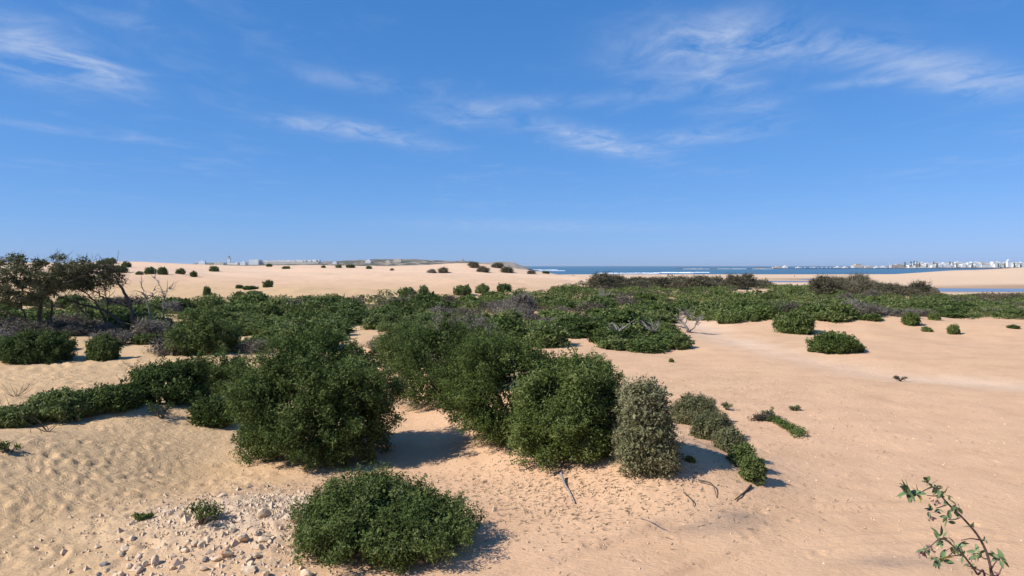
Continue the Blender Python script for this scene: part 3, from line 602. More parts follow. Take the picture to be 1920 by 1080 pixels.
# single shrubs on the dunes and the plain's edges: (px, base py, width px, height px, kind, label)
SINGLES = [
 (188, 496, 13, 7, 'green', 'small round shrub at the left of the pair on the far left dune crest'), (205, 495, 24, 11, 'green', 'largest shrub on the far left dune crest'),
 (237, 501, 16, 10, 'green', 'round shrub on the dune crest right of the largest crest shrub'), (174, 502, 30, 7, 'green', 'flat shrub low on the dune just below the crest pair'),
 (205, 502, 24, 5, 'green', 'flat dark shrub directly under the largest crest shrub'), (226, 511, 28, 12, 'green', 'rounded shrub mid-slope on the left dune'),
 (262, 515, 15, 6, 'green', 'small low shrub left of the paired dune shrubs'), (281, 514, 22, 12, 'green', 'domed shrub left of the egg-shaped dune shrub'),
 (304, 515, 18, 14, 'green', 'egg-shaped dark shrub on the open dune'), (338, 514, 17, 10, 'green', 'half-round shrub alone on the open dune'),
 (363, 519, 15, 10, 'green', 'half-round shrub lowest in the line of dune shrubs'), (401, 509, 18, 10, 'green', 'double shrub on the dune below the lighthouse'),
 (503, 539, 21, 13, 'green', 'round dark shrub at the foot of the dune below the walled compound'), (468, 543, 28, 7, 'green', 'flat green shrub left of the round dune-foot shrub'),
 (449, 541, 15, 7, 'green', 'small shrub at the left of the dune-foot row'), (388, 553, 14, 15, 'green', 'upright narrow shrub on the low sand ridge'),
 (450, 556, 18, 9, 'green', 'small green shrub below the dune-foot row'), (477, 552, 32, 7, 'green', 'long flat shrub below the dune-foot row'),
 (505, 500, 12, 5, 'green', 'tiny dark shrub on the dune crest under the walled compound'), (537, 504, 16, 5, 'green', 'tiny pair of shrubs below the walled compound'),
 (606, 502, 9, 4, 'green', 'tiny shrub on the dune crest right of the walled compound'), (635, 502, 13, 6, 'green', 'small shrub on the middle dune crest'),
 (657, 502, 16, 6, 'green', 'low double shrub on the middle dune crest'), (692, 504, 11, 5, 'green', 'small dark shrub right of the low double crest shrub'),
 (735, 507, 8, 4, 'dry', 'tiny brown shrub alone on the middle dune'), (810, 512, 18, 7, 'dry', 'brown shrub left of a pair on the bare dune'),
 (831, 512, 18, 9, 'tam', 'greenish shrub right of a pair on the bare dune'), (888, 501, 22, 9, 'tam', 'upper shrub on the first diagonal dune edge'),
 (905, 510, 24, 9, 'tam', 'lower shrub on the first diagonal dune edge'), (932, 502, 22, 8, 'tam', 'upper shrub on the second diagonal dune edge'),
 (951, 511, 24, 9, 'tam', 'lower shrub on the second diagonal dune edge'), (997, 514, 18, 6, 'tam', 'low brown shrub on the dune edge by the sea'),
 (1023, 513, 14, 5, 'green', 'small dark shrub on the dune edge by the sea'), (1074, 517, 16, 9, 'tam', 'brown shrub where the dune meets the scrub'),
 (795, 560, 22, 24, 'green', 'upright green shrub at the dune foot, tallest of its row'), (765, 556, 30, 16, 'green', 'green shrub left of the tallest dune-foot shrub'),
 (868, 553, 34, 18, 'green', 'broad green shrub in the middle of the dune foot'), (905, 550, 28, 16, 'green', 'green shrub at the right of the dune-foot row'),
 (945, 548, 30, 16, 'green', 'green shrub ending the dune-foot row'),
 (1415, 603, 16, 13, 'green', 'small round shrub alone at the scrub edge beyond the track'), (1707, 609, 32, 22, 'bright', 'ragged shrub on the sand rim at right'),
 (1738, 622, 18, 10, 'bright', 'tiny green shrub below the sand rim'), (1788, 626, 22, 18, 'bright', 'small rounded shrub on the sand plain below the rim'),
 (1752, 600, 22, 14, 'bright', 'green tuft on the sand rim'), (1900, 615, 24, 7, 'green', 'flat dark shrub at the right edge on the sand'),
 (1608, 660, 24, 16, 'bright', 'small shrub touching the right of the isolated sand-plain shrub'), (1520, 657, 12, 7, 'bright', 'tiny tuft left of the isolated sand-plain shrub'),
 (1470, 622, 44, 30, 'green', 'dark shrub at the scrub tip beyond the track'), (1259, 680, 10, 8, 'bright', 'tiny green tuft on the sand below the bare grey tree'),
 (1292, 862, 20, 12, 'green', 'tiny dark green seedling in the shade of the olive upright shrub')]
g = rs(9)
for (px, py, w, h, k, lab) in SINGLES:
    p = ground_at(px, py, 420); s = w / F * p[1] / 2 / .98; hh = h / F * p[1] / (1.02 * (.95 if k == 'green' else .85 if k == 'bright' else 1.0))
    me = PROT[k][g.randint(len(PROT[k]))][0]
    o = link(KN[k][0], me, None, (p[0], p[1], p[2] - .05), g.uniform(0, 6.28), (s, s, hh)); tag(o, lab, 'shrub')

# ------------------------------------------------------------------ trees
def P3(px, py, d): return np.array([(px - CX) / F * d, d, CAMZ - (py - HY) / F * d])
def tree(name, label, seed, d, trunks, crowns, leaf, per=46, ncl=120, L=.17, W=.09, dead=False, twigs=40, group=None):
    """trunks: (points px,py,ddepth ; r0 ; r1), crowns: (px,py,dd,w,h)"""
    g = rs(seed); base = P3(trunks[0][0][0][0], trunks[0][0][0][1], d); base[2] = float(H(base[0], base[1])) - .1
    e = bpy.data.objects.new(name, None); COL.objects.link(e); e.location = base; tag(e, label, 'tree', group)
    V, Fc, c = [], [], 0; ends = []
    def add(pts, r):
        nonlocal c
        v, f = tube_np(pts, r, 6); V.append(v - base); Fc.append(f + c); c += len(v)
    for pts, r0, r1 in trunks:
        w = np.array([P3(a, b, d + q) for a, b, q in pts]); cv = curve(w, 6); n = len(cv)
        cv[1:-1] += g.normal(0, .03, (n - 2, 3)); add(cv, np.linspace(r0, r1, n)); ends.append(cv)
    for k in range(twigs):
        cv = ends[g.randint(len(ends))]; i = g.randint(len(cv) // 2, len(cv)); s = cv[i]; dr = nrm(nrm(cv[min(i + 1, len(cv) - 1)] - cv[i - 1]) + g.normal(0, .6, 3))
        ln = g.uniform(.4, 1.3) * (.7 if dead else 1); b = s + dr * ln * .5 + g.normal(0, .08, 3); t = s + dr * ln + g.normal(0, .15, 3)
        add(curve([s, b, t], 3), np.linspace(.036 if dead else .024, .009, 7))
    link('trunk', mesh_np('trunk', np.vstack(V), np.vstack(Fc), M['deadwood' if dead else 'bark'], smooth_=True), e)
    if crowns:
        lb = []
        for px, py, dd, w, h in crowns:
            q = P3(px, py, d + dd) - base; lb.append((*q, w / F * d / 2, w / F * d / 2 * .9, h / F * d / 2))
        C, O = lobe_clumps(g, lb, ncl, .16, -9, -1.0); rad = .34 * g.uniform(.6, 1.3, len(C))
        v, f, t = leaves(g, C, rad, O, per, L, W, np.clip(.45 + g.normal(0, .15, len(C)), 0, 1), .7)
        v2, f2, t2 = leaves(g, C, rad * 1.5, O, 10, .7, .022, np.full(len(C), .6), .7)
        link('crown', mesh_np('crown', np.vstack([v, v2]), np.vstack([f, f2 + len(v)]), leaf, attrs={'tint': ('FACE', np.concatenate([t, t2]))}), e)
    return e
DT = 50.0
tree('wind_bent_tree', 'wind-bent tree with dense olive crown swept over at the left edge', 1, DT,
     [([(72, 628, 0), (74, 590, 0), (78, 560, 0), (95, 535, .3)], .17, .08), ([(74, 575, 0), (50, 550, .3), (20, 528, .5)], .08, .03), ([(78, 560, 0), (110, 535, -.4), (150, 520, -.5)], .08, .03),
      ([(66, 628, .3), (40, 600, .5), (0, 582, .8)], .10, .05), ([(92, 622, .8), (97, 580, .9), (88, 550, 1)], .09, .05), ([(56, 628, -.3), (45, 590, -.2), (38, 560, 0)], .08, .04)],
     [(30, 522, 0, 110, 70), (85, 515, .5, 110, 56), (50, 545, -.5, 90, 44), (-30, 530, .5, 100, 70), (120, 520, 0, 70, 40), (10, 505, 1, 70, 36)], M['windleaf'], ncl=250, per=78)
tree('wind_bent_tree', 'leaning tree with arching bare limbs and thin brown crown, right of the dense wind-bent tree', 2, DT + 2,
     [([(252, 618, 0), (243, 570, 0), (228, 540, 0), (205, 520, .2), (170, 508, .4)], .15, .03), ([(235, 612, .2), (200, 585, .2), (150, 570, 0), (110, 555, -.2)], .12, .04),
      ([(238, 575, 0), (200, 560, .3), (165, 540, .3), (130, 525, .3)], .07, .02), ([(228, 540, 0), (212, 515, -.3), (205, 505, -.3)], .04, .015)],
     [(165, 516, 0, 110, 38), (135, 520, .8, 80, 40), (195, 520, .4, 50, 26), (150, 500, .3, 50, 22)], M['windleaf'], ncl=130, per=42, twigs=130)
tree('wind_bent_tree', 'slender leaning trunk with sparse crown between the two wind-bent trees', 3, DT + 4,
     [([(205, 618, 0), (190, 585, 0), (172, 558, .2), (140, 535, .3)], .10, .03), ([(196, 618, .4), (201, 580, .4), (196, 540, .4)], .06, .02), ([(178, 612, .2), (160, 590, .2), (140, 566, .2)], .06, .02)],
     [(140, 528, 0, 70, 26), (190, 530, .3, 40, 22)], M['windleaf'], ncl=45, per=30, twigs=50)
tree('dead_tree', 'thin dead grey snag left of the other dead snag behind the scrub', 4, DT + 6, [([(286, 608, 0), (279, 580, 0), (270, 550, 0), (262, 526, 0)], .08, .02), ([(279, 580, 0), (284, 560, .1), (288, 545, .1)], .03, .01)], [], None, dead=True, twigs=16)
tree('dead_tree', 'thin dead grey snag standing right of the other dead snag', 5, DT + 5, [([(306, 610, 0), (307, 575, 0), (305, 548, 0), (288, 518, 0)], .07, .015), ([(306, 562, 0), (312, 548, .1), (316, 540, .2)], .03, .01)], [], None, dead=True, twigs=16)
tree('dead_tree', 'bare grey branching tree beside the track in the middle', 6, 53.0, [([(1293, 638, 0), (1290, 622, 0), (1283, 608, 0), (1276, 598, .2)], .13, .04), ([(1291, 626, 0), (1302, 612, .2), (1310, 600, .3)], .07, .02), ([(1287, 615, 0), (1272, 612, -.3), (1262, 616, -.4)], .06, .02), ([(1284, 608, 0), (1290, 594, .3), (1286, 588, .3)], .05, .015)],
     [], None, dead=True, twigs=60)
for i, (px, py, d) in enumerate(((1160, 636, 46.0), (1225, 628, 48.0), (1126, 574, 88.0))):
    g = rs(60 + i); mb = MB(); b = P3(px, py, d); z0 = float(H(b[0], b[1]))
    for k in range(16):
        t = g.uniform(0, 6.28); L_ = g.uniform(.5, 1.3) * d / 48; e = np.array([math.cos(t) * L_, math.sin(t) * L_ * .7, g.uniform(.2, .9) * d / 48])
        mb.tube(curve([(0, 0, 0), e * .5 + g.normal(0, .12, 3), e], 4), np.linspace(.035, .01, 9), 5)
    o = mb.build('dead_branches', M['deadwood'], None, (b[0], b[1], z0 + .75), 0, True)
    tag(o, ['bleached dead branches lying on the scrub left of the bare grey tree', 'bleached dead branches nearest the bare grey tree', 'pale dead branches far back in the scrub'][i], 'branches')

# ------------------------------------------------------------------ small plants and wood on the sand
def sprig(px, py, w, h, label, seed, mat='leaf', cat='plant', name='sapling', nb=6, flat=False):
    g = rs(seed); p = ground_at(px, py); hw = w / F * p[1] / 2; ht = h / F * p[1]; e = bpy.data.objects.new(name, None); COL.objects.link(e); e.location = (p[0], p[1], p[2] - .02); tag(e, label, cat)
    mb = MB(); C = []
    for k in range(nb):
        t = g.uniform(0, 6.28); q = np.array([math.cos(t) * hw * g.uniform(.4, 1), math.sin(t) * hw * .6, ht * g.uniform(.45, 1)])
        mb.tube(curve([(0, 0, -.05), q * .5 + np.array([0, 0, ht * .12]), q], 4), np.linspace(.02, .006, 9), 5); C += [q, q * .75]
    mb.build('stems', M['bark'], e); C = np.array(C)
    v, f, t = leaves(g, C, np.full(len(C), hw * .3), nrm(C), 34, .06, .032, np.full(len(C), .5), .7)
    link('foliage', mesh_np('foliage', v, f, M[mat], attrs={'tint': ('FACE', t)}), e)
sprig(302, 785, 62, 36, 'thin sapling with open branches on the sand below the left hedge', 1)
sprig(378, 985, 80, 48, 'small leafy plant growing at the top of the rubble heap', 2, nb=9)
sprig(18, 850, 50, 24, 'low green sprig at the left edge on trampled sand', 3)
sprig(1440, 782, 22, 18, 'grey-green tuft on top of the creeping mat plant', 4, 'olive')
sprig(1362, 770, 26, 14, 'small grey tuft on the sand right of the olive low shrub', 5, 'olive')
sprig(1490, 770, 20, 9, 'tiny grass-like tuft on the open sand plain', 6, 'olive')
sprig(268, 973, 30, 10, 'tiny green sprout left of the rubble heap', 7, 'leaf2')
sprig(1688, 711, 24, 6, 'dry brown tuft alone far out on the sand plain', 8, 'dry')
# creeping mat plant
def mat_plant():
    pts = [ground_at(*q) for q in ((1418, 789), (1440, 786), (1462, 795), (1480, 806), (1498, 819))]; b = pts[2].copy()
    e = bpy.data.objects.new('creeping_plant', None); COL.objects.link(e); e.location = b; tag(e, 'creeping mat plant draped over a small sand hump on the plain', 'plant')
    cv = curve([q - b for q in pts], 8); g = rs(3); C = np.repeat(cv, 3, 0) + g.normal(0, .1, (len(cv) * 3, 3)) * np.array([1, 1, .3]) + np.array([0, 0, .08])
    v, f, t = leaves(g, C, np.full(len(C), .14), np.tile([0, 0, 1.0], (len(C), 1)), 40, .06, .03, np.clip(.1 + .6 * np.linspace(0, 1, len(C)), 0, 1), .6)
    half = len(v) // 4 // 3
    me = mesh_np('foliage', v, f, [M['dry'], M['leaf']], np.where(np.arange(len(f)) < half, 0, 1), {'tint': ('FACE', t)}); link('foliage', me, e)
    mb = MB(); mb.tube(cv + np.array([0, 0, .03]), .03, 5); mb.build('stems', M['bark'], e)
mat_plant()
def stick(pix, r, label, mat='deadwood', lift=.03):
    pts = np.array([ground_at(a, b) + np.array([0, 0, lift + (c if True else 0)]) for a, b, c in pix]); b = pts[0].copy(); mb = MB(); cv = curve(pts - b, 5)
    mb.tube(cv, np.linspace(r, r * .4, len(cv)), 5); tag(mb.build('dead_branch', M[mat], None, b, 0, True), label, 'branch')
stick([(1052, 902, .12), (1058, 912, .03), (1068, 925, .0), (1078, 946, 0)], .035, 'bent pale dead branch on the sand under the tall round bush')
stick([(1408, 912, 0), (1397, 925, 0), (1378, 940, 0)], .03, 'dark root lying on the sand below the small right-hand shrub', 'bark')
stick([(1310, 905, .02), (1335, 915, .05), (1344, 935, 0)], .018, 'thin curved root on the sand right of the olive upright shrub', 'bark')
stick([(1282, 925, 0), (1298, 945, .04), (1300, 952, 0)], .016, 'short thin root below the olive upright shrub', 'bark')
stick([(1200, 974, 0), (1230, 988, .02), (1256, 1002, 0)], .014, 'long thin twig on the litter-strewn sand in the lower middle')
for i, (px, py) in enumerate(((30, 745), (22, 775), (250, 690), (90, 810), (235, 715))):
    g = rs(i + 90); p = ground_at(px, py); mb = MB()
    for k in range(9):
        t = g.uniform(0, 6.28); e = np.array([math.cos(t) * .6, math.sin(t) * .5, g.uniform(.15, .7)]) * g.uniform(.5, 1.1); mb.tube(curve([(0, 0, -.03), e * .5 + g.normal(0, .07, 3), e], 3), np.linspace(.014, .004, 7), 4)
    tag(mb.build('dead_twigs', M['bark'], None, p), ['bare dark twigs at the left edge, upper of two', 'bare dark twigs at the left edge, lower of two', 'low bare twigs on the sand below the small lone shrub', 'bare twigs in front of the left hedge', 'dry twigs on the trampled sand left of the dark green shrub'][i], 'twigs')

# ------------------------------------------------------------------ rubble heap
def rock_mesh(seed):
    import bmesh
    g = rs(seed); bm = bmesh.new(); bmesh.ops.create_icosphere(bm, subdivisions=2, radius=1)
    pl = [(nrm(g.normal(size=3)), g.uniform(.38, .8)) for _ in range(11)]
    for v in bm.verts:
        c = np.array(v.co)
        for n, dd in pl:
            q = c.dot(n)
            if q > dd: c = c - n * (q - dd)
        v.co = c * (1 + g.normal(0, .025))
    me = bpy.data.meshes.new('stone'); bm.to_mesh(me); bm.free(); return me
RM = []
for i in range(8):
    for m in ('stone', 'stone_o', 'stone_g'):
        if m == 'stone' or i < 3: me = rock_mesh(i); me.materials.append(M[m]); RM.append((m, me))
def rocks():
    g = rs(4); ex = [(496, 968, 30, .75, 'stone', 'largest pale block on the upper rubble heap'), (410, 972, 27, .6, 'stone', 'pale block just below the leafy plant on the rubble heap'), (247, 1013, 21, .7, 'stone', 'pale stone at the upper left of the rubble heap'),
      (236, 1031, 28, .35, 'stone', 'flat pale stone at the left of the rubble heap'), (183, 1027, 17, .7, 'stone', 'leftmost pale stone by the rubble heap'), (291, 1060, 24, .9, 'stone', 'upright squared pale stone low on the rubble heap'),
      (407, 1054, 23, .7, 'stone', 'angular pale stone low in the middle of the rubble heap'), (425, 1040, 24, .6, 'stone_o', 'orange slab in the middle of the rubble heap'), (458, 1015, 28, .6, 'stone', 'wide pale stone left of the twin blocks on the rubble heap'),
      (495, 1015, 27, .6, 'stone', 'right-hand one of the twin pale blocks on the rubble heap'), (467, 1053, 19, .7, 'stone', 'small bright stone below the orange slab'), (468, 1072, 34, .4, 'stone', 'broad flat pale stone at the bottom of the rubble heap'),
      (419, 933, 17, .8, 'stone', 'rounded white stone at the top edge of the rubble heap'), (550, 979, 22, .5, 'stone_o', 'orange-brown stone near the bottom bush'), (572, 1078, 30, .5, 'stone', 'pale stone under the left side of the bottom bush'),
      (316, 960, 36, .22, 'stone', 'long flat slab left of the leafy rubble plant'), (262, 1072, 26, .5, 'stone', 'pale stone at the lower left of the rubble heap'), (194, 1062, 22, .5, 'stone_g', 'dark stone at the far lower left'),
      (385, 1055, 15, .9, 'stone_g', 'small grey stone left of the angular pale stone'), (568, 930, 16, .8, 'stone', 'white stone at the upper right corner of the rubble heap'), (185, 1078, 18, .5, 'stone_g', 'dark stone at the bottom edge, far lower left')]
    for (px, py, w, hr, m, lab) in ex:
        p = ground_at(px, py); s = w / F * p[1] / 2 * 1.1; me = [q for k, q in RM if k == m][g.randint(3)]
        o = link('stone', me, None, (p[0], p[1], p[2] + s * hr * .45), g.uniform(0, 6), (s, s * g.uniform(.7, 1), s * hr)); o.rotation_euler = (g.normal(0, .2), g.normal(0, .2), g.uniform(0, 6)); tag(o, lab, 'stone', 'stones of the rubble heap')
    n = 0
    while n < 75:
        px, py = g.uniform(190, 610), g.uniform(925, 1085)
        if py < 1050 - (px - 190) * .42 + g.normal(0, 12): continue
        p = ground_at(px, py); s = g.uniform(.045, .095) * (1 if g.rand() < .8 else 1.3); m = 'stone' if g.rand() < .85 else ('stone_o' if g.rand() < .6 else 'stone_g'); ms = [q for k, q in RM if k == m]
        o = link('stone', ms[g.randint(len(ms))], None, (p[0], p[1], p[2] + s * .25), 0, (s * g.uniform(.8, 1.4), s, s * g.uniform(.5, .9))); o.rotation_euler = (g.normal(0, .3), g.normal(0, .3), g.uniform(0, 6))
        wh = 'near the bottom bush' if px > 500 else 'on the upper part of the rubble heap' if py < 1000 else 'at the left of the rubble heap' if px < 310 else 'low in the middle of the rubble heap'; lab = ('tiny ' if s < .06 else 'small ') + {'stone': 'pale', 'stone_o': 'orange', 'stone_g': 'grey'}[m] + ' stone ' + wh; tag(o, lab, 'stone', lab.replace('stone', 'stones', 1)); n += 1
    # gravel too small to count, and white chips out on the sand
    base = np.array([(1, 0, 0), (-.5, .87, 0), (-.5, -.87, 0), (.1, .05, .9), (0, 0, -.5)]); fc = np.array([(0, 1, 3), (1, 2, 3), (2, 0, 3), (1, 0, 4), (2, 1, 4), (0, 2, 4)])
    V, Fc = [], []; c = 0
    x = np.concatenate([g.normal(-4.7, 1.5, 5200), g.uniform(-9, 16, 900), g.normal(7, 3.5, 700)]); y = np.concatenate([g.normal(13.6, 1.15, 5200), g.uniform(11, 30, 900), g.normal(27, 5, 700)])
    k = (y > 10.5) & (x / y < 1); x, y = x[k], y[k]; z = H(x, y); s = np.where(np.arange(len(x)) < 5000, g.gamma(2.0, .011, len(x)) + .008, g.uniform(.012, .035, len(x)))
    rot = g.uniform(0, 6.28, len(x)); cs, sn = np.cos(rot), np.sin(rot)
    b = base[None] * s[:, None, None] * g.uniform(.6, 1.3, (len(x), 5, 1)); v = np.stack([b[..., 0] * cs[:, None] - b[..., 1] * sn[:, None], b[..., 0] * sn[:, None] + b[..., 1] * cs[:, None], b[..., 2]], -1) + np.stack([x, y, z], -1)[:, None]
    f = (np.arange(len(x)) * 5)[:, None, None] + fc[None]
    tag(link('gravel', mesh_np('gravel', v.reshape(-1, 3), f.reshape(-1, 3), M['stone'])), 'loose pale gravel and chips on the rubble heap and sand', 'gravel', kind='stuff')
    # dry plant litter
    n = 5200; x = np.concatenate([g.normal(1.3, 1.9, 2600), g.normal(6, 4, 1700), g.normal(-4, 1, 300), g.normal(-15, 5, 600)]); y = np.concatenate([g.normal(15.8, 1.3, 2600), g.normal(27, 5, 1700), g.normal(16.4, .5, 300), g.normal(31, 4, 600)])
    k = (y > 10.8) & (np.abs(x / y) < .9); x, y = x[k], y[k]; n = len(x); z = H(x, y) + .012; t = g.normal(.5, .7, n); L_ = g.uniform(.03, .13, n); w = g.uniform(.004, .011, n)
    a = np.stack([np.cos(t) * L_, np.sin(t) * L_, g.uniform(-.01, .04, n)], -1); bb = np.stack([-np.sin(t) * w, np.cos(t) * w, 0 * t], -1); p = np.stack([x, y, z], -1)
    v = np.stack([p - bb, p + bb, p + a + bb * .4, p + a - bb * .4], 1).reshape(-1, 3)
    tag(link('plant_litter', mesh_np('plant_litter', v, np.arange(4 * n).reshape(-1, 4), [M['dry'], M['olive']], (g.rand(n) < .25).astype(int), {'tint': ('FACE', g.uniform(.1, .5, n))})), 'dry plant litter strewn on the sand below the bushes', 'litter', kind='stuff')
rocks()

# ------------------------------------------------------------------ flowering stem plant close to the camera
def near_plant():
    D = 2.75; q = lambda px, py, dd=0: P3(px, py, D + dd); g = rs(31)
    base = q(1868, 1180); base[2] = float(H(base[0], base[1])) - .05
    e = bpy.data.objects.new('leafy_stem_plant', None); COL.objects.link(e); e.location = base; tag(e, 'tall thin plant with arching stems and leaf clusters in the lower right corner', 'plant')
    b = NB('plant_leaf'); nz = b.noise(40, 3, .5, b.pos()); oi = b.n('ShaderNodeObjectInfo').outputs['Random']
    c = b.mix(oi, b.ramp(nz, [(.3, (.075, .125, .05)), (.7, (.13, .19, .08))]), (.15, .2, .085)); pm = b.done(b.bsdf(c, .55, .3))
    yl = simple('plant_leaf_yellow', (.35, .3, .06), (.45, .4, .1), 40, .6); stm = simple('plant_stem', (.07, .045, .04), (.14, .09, .075), 60, .7); fl = simple('dry_flower', (.20, .11, .10), (.34, .2, .19), 60, .8)
    def stem(pts, r0, r1): cv = curve(pts, 8) - base; v, f = tube_np(cv, np.linspace(r0, r1, len(cv)), 7); link('stem', mesh_np('stem', v, f, stm, smooth_=True), e)
    gb = base + np.array([0, 0, 0])
    stem([gb, q(1864, 1120), q(1859, 1079), q(1856, 1058), q(1849, 1034), q(1836, 1008), q(1818, 985), q(1797, 963), q(1777, 944), q(1760, 924), q(1749, 913), q(1740, 916), q(1727, 923), q(1714, 929)], .006, .0016)
    stem([gb, q(1850, 1110), q(1832, 1076, -.05), q(1818, 1056, -.08), q(1803, 1037, -.1), q(1792, 1028, -.1), q(1775, 1014, -.1), q(1762, 1010, -.1), q(1751, 1019, -.1), q(1736, 1030, -.1)], .0045, .0015)
    for pts in ([(1777, 945), (1765, 950), (1755, 953)], [(1800, 970), (1790, 974), (1778, 974)], [(1762, 929), (1750, 930), (1738, 929)], [(1836, 1012), (1820, 1010), (1802, 1013)], [(1790, 1030), (1782, 1040), (1772, 1047)], [(1802, 1041), (1788, 1042), (1776, 1044)],
                [(1853, 1048), (1845, 1047), (1838, 1042)], [(1859, 1066), (1866, 1055), (1872, 1048)], [(1820, 1062), (1838, 1070), (1854, 1078)], [(1856, 1080), (1870, 1078), (1880, 1061)]): stem([q(*p) for p in pts], .003, .0014)
    lv = []                                     # leaf mesh: pointed oval, folded along the midrib
    k = 6; V = []
    for i in range(k + 1):
        t = i / k; w = .5 * math.sin(math.pi * t ** .85) ** .9 * .42; V += [(t, -w, .10 * w + .06 * math.sin(t * 3)), (t, 0, -.03 + .06 * math.sin(t * 3)), (t, w, .10 * w + .06 * math.sin(t * 3))]
    Fq = [(3 * i + j, 3 * i + 3 + j, 3 * i + 4 + j, 3 * i + 1 + j) for i in range(k) for j in (0, 1)]
    lm = mesh_np('leaf', V, Fq, pm, smooth_=True); ly = mesh_np('leaf', V, Fq, yl, smooth_=True)
    from mathutils import Vector
    CL = [(1703, 924, 9, 30, 0), (1722, 925, 5, 22, 2), (1740, 909, 7, 17, 0), (1758, 915, 6, 18, 0), (1768, 925, 5, 18, 0), (1775, 936, 4, 14, 0), (1795, 950, 5, 20, 0), (1750, 956, 7, 18, 0), (1776, 974, 6, 18, 0), (1819, 987, 5, 11, 0), (1764, 1009, 8, 22, 0),
          (1791, 1023, 8, 22, 0), (1737, 1028, 6, 17, 1), (1766, 1050, 9, 24, 1), (1804, 1043, 5, 14, 0), (1836, 1039, 8, 21, 0), (1872, 1046, 9, 23, 0), (1824, 1064, 5, 15, 0), (1846, 1014, 3, 9, 0)]
    for (px, py, n, L_, yel) in CL:
        for j in range(int(n * 1.4)):
            a = g.uniform(0, 6.28); s = L_ / F * D * g.uniform(.62, 1.0); dr = Vector((math.cos(a), g.normal(0, .5), math.sin(a) * .9 - .1)).normalized()
            o = link('leaf', ly if j < yel else lm, e); o.location = q(px + g.normal(0, 4), py + g.normal(0, 3), g.normal(0, .02)) - base
            qt = dr.to_track_quat('X', 'Z'); o.rotation_mode = 'QUATERNION'; from mathutils import Quaternion
            o.rotation_quaternion = qt @ Quaternion((1, 0, 0), g.uniform(-1.3, 1.3)); o.scale = (s, s, s)
    for (px, py) in ((1754, 941), (1747, 971), (1730, 1038), (1745, 1027), (1726, 1034), (1870, 1075)):
        mb = MB()
        for j in range(14):
            c0 = g.normal(0, .007, 3); mb.tube([c0, c0 + g.normal(0, .005, 3) + np.array([0, 0, -.006])], [.003, .0012], 4)
        mb.build('flower', fl, e, q(px, py) - base)
near_plant()

# ------------------------------------------------------------------ headland with lighthouse and walled compound
def hill_mat():
    b = NB('headland_scrub'); P = b.pos(); n1 = b.noise(.035, 6, .7, P); n2 = b.noise(.006, 3, .5, P)
    c = b.ramp(n1, [(.40, (.075, .08, .055)), (.50, (.14, .125, .095)), (.60, (.33, .26, .2))])
    rk = b.ramp(n1, [(.35, (.2, .16, .12)), (.6, (.42, .34, .27))])
    return b.done(b.bsdf(b.mix(b.attr('rock'), c, rk), .95, .05, n1, .8, 4))
M['hill'] = hill_mat()
def headland():
    pr = np.array([(300, 503), (345, 499), (365, 494), (400, 492.5), (470, 492), (600, 491), (640, 489), (700, 486.5), (780, 486), (820, 488.5), (850, 490), (868, 489), (880, 490), (905, 493), (930, 491.5), (950, 491), (965, 493), (974, 497), (984, 500.5), (990, 504)])
    pxs = np.arange(300, 992, 3.0); ds = np.linspace(1750, 2500, 46); D0 = 2050
    top = np.interp(pxs, pr[:, 0], pr[:, 1]); zt = CAMZ + (HY - top) / F * D0
    PX, DD = np.meshgrid(pxs, ds); x = (PX - CX) / F * DD; sh = smooth(1750, 2060, DD) * (1 - smooth(2150, 2500, DD))
    steep = smooth(880, 930, PX); sh = np.where(DD < 2060, sh ** (1 - .5 * steep), sh)
    z = -7 + (zt[None] + 7) * sh + 2.2 * fbm(x / 40, DD / 40, 3) * sh
    n = len(pxs); ii, jj = np.meshgrid(np.arange(len(ds) - 1), np.arange(n - 1), indexing='ij')
    f = np.stack([ii * n + jj, ii * n + jj + 1, (ii + 1) * n + jj + 1, (ii + 1) * n + jj], -1).reshape(-1, 4)
    o = link('headland', mesh_np('headland', np.stack([x, DD, z], -1).reshape(-1, 3), f, M['hill'], attrs={'rock': ('POINT', (steep * .9).ravel())}, smooth_=True))
    tag(o, 'low scrubby headland ending in a rocky point, beyond the dunes', kind='structure')
headland()
HD = 1960.0
def hz(px, py, d=HD): return P3(px, py, d)
lh = bpy.data.objects.new('lighthouse', None); COL.objects.link(lh); b0 = hz(429.5, 496); lh.location = b0; tag(lh, 'white square lighthouse tower on the headland', 'lighthouse')
mb = MB(); mb.box(-3.4, 3.4, -3.4, 3.4, -6, 17); mb.build('tower', M['white'], lh); mb = MB(); mb.box(-4.2, 4.2, -4.2, 4.2, 17, 18.2); mb.build('gallery', M['white'], lh)
mb = MB(); mb.tube([(0, 0, 18.2), (0, 0, 22)], [2.3, 2.2], 10); mb.tube([(0, 0, 22), (0, 0, 24)], [2.4, .2], 10); mb.build('lantern', M['stone_g'], lh); mb = MB(); mb.box(4, 18, -4, 4, -6, 4.5); mb.box(18, 24, -4, 4, -6, 6); mb.build('keeper_house', M['white'], lh)
wc = bpy.data.objects.new('walled_compound', None); COL.objects.link(wc); wc.location = hz(535, 494); tag(wc, 'long white walled compound on the headland right of the lighthouse', 'building')
k = HD / F
mb = MB(); mb.box(-66 * k, -48 * k, -10, 20, -8, 7.2 * k); mb.build('end_block', M['white'], wc)
mb = MB(); mb.box(-48 * k, 62 * k, 0, 3, -8, 3.0 * k); mb.build('perimeter_wall', M['cream'], wc)
g = rs(8)
for i in range(22):
    x0 = -48 * k + i * 110 * k / 22; mb = MB(); mb.box(x0 + .5, x0 + 110 * k / 22 - .5, 8 + 4 * g.rand(), 26, -8, (5.6 + 1.6 * i / 22 + g.uniform(-.5, .5)) * k); mb.build('house_row', M['white'], wc)
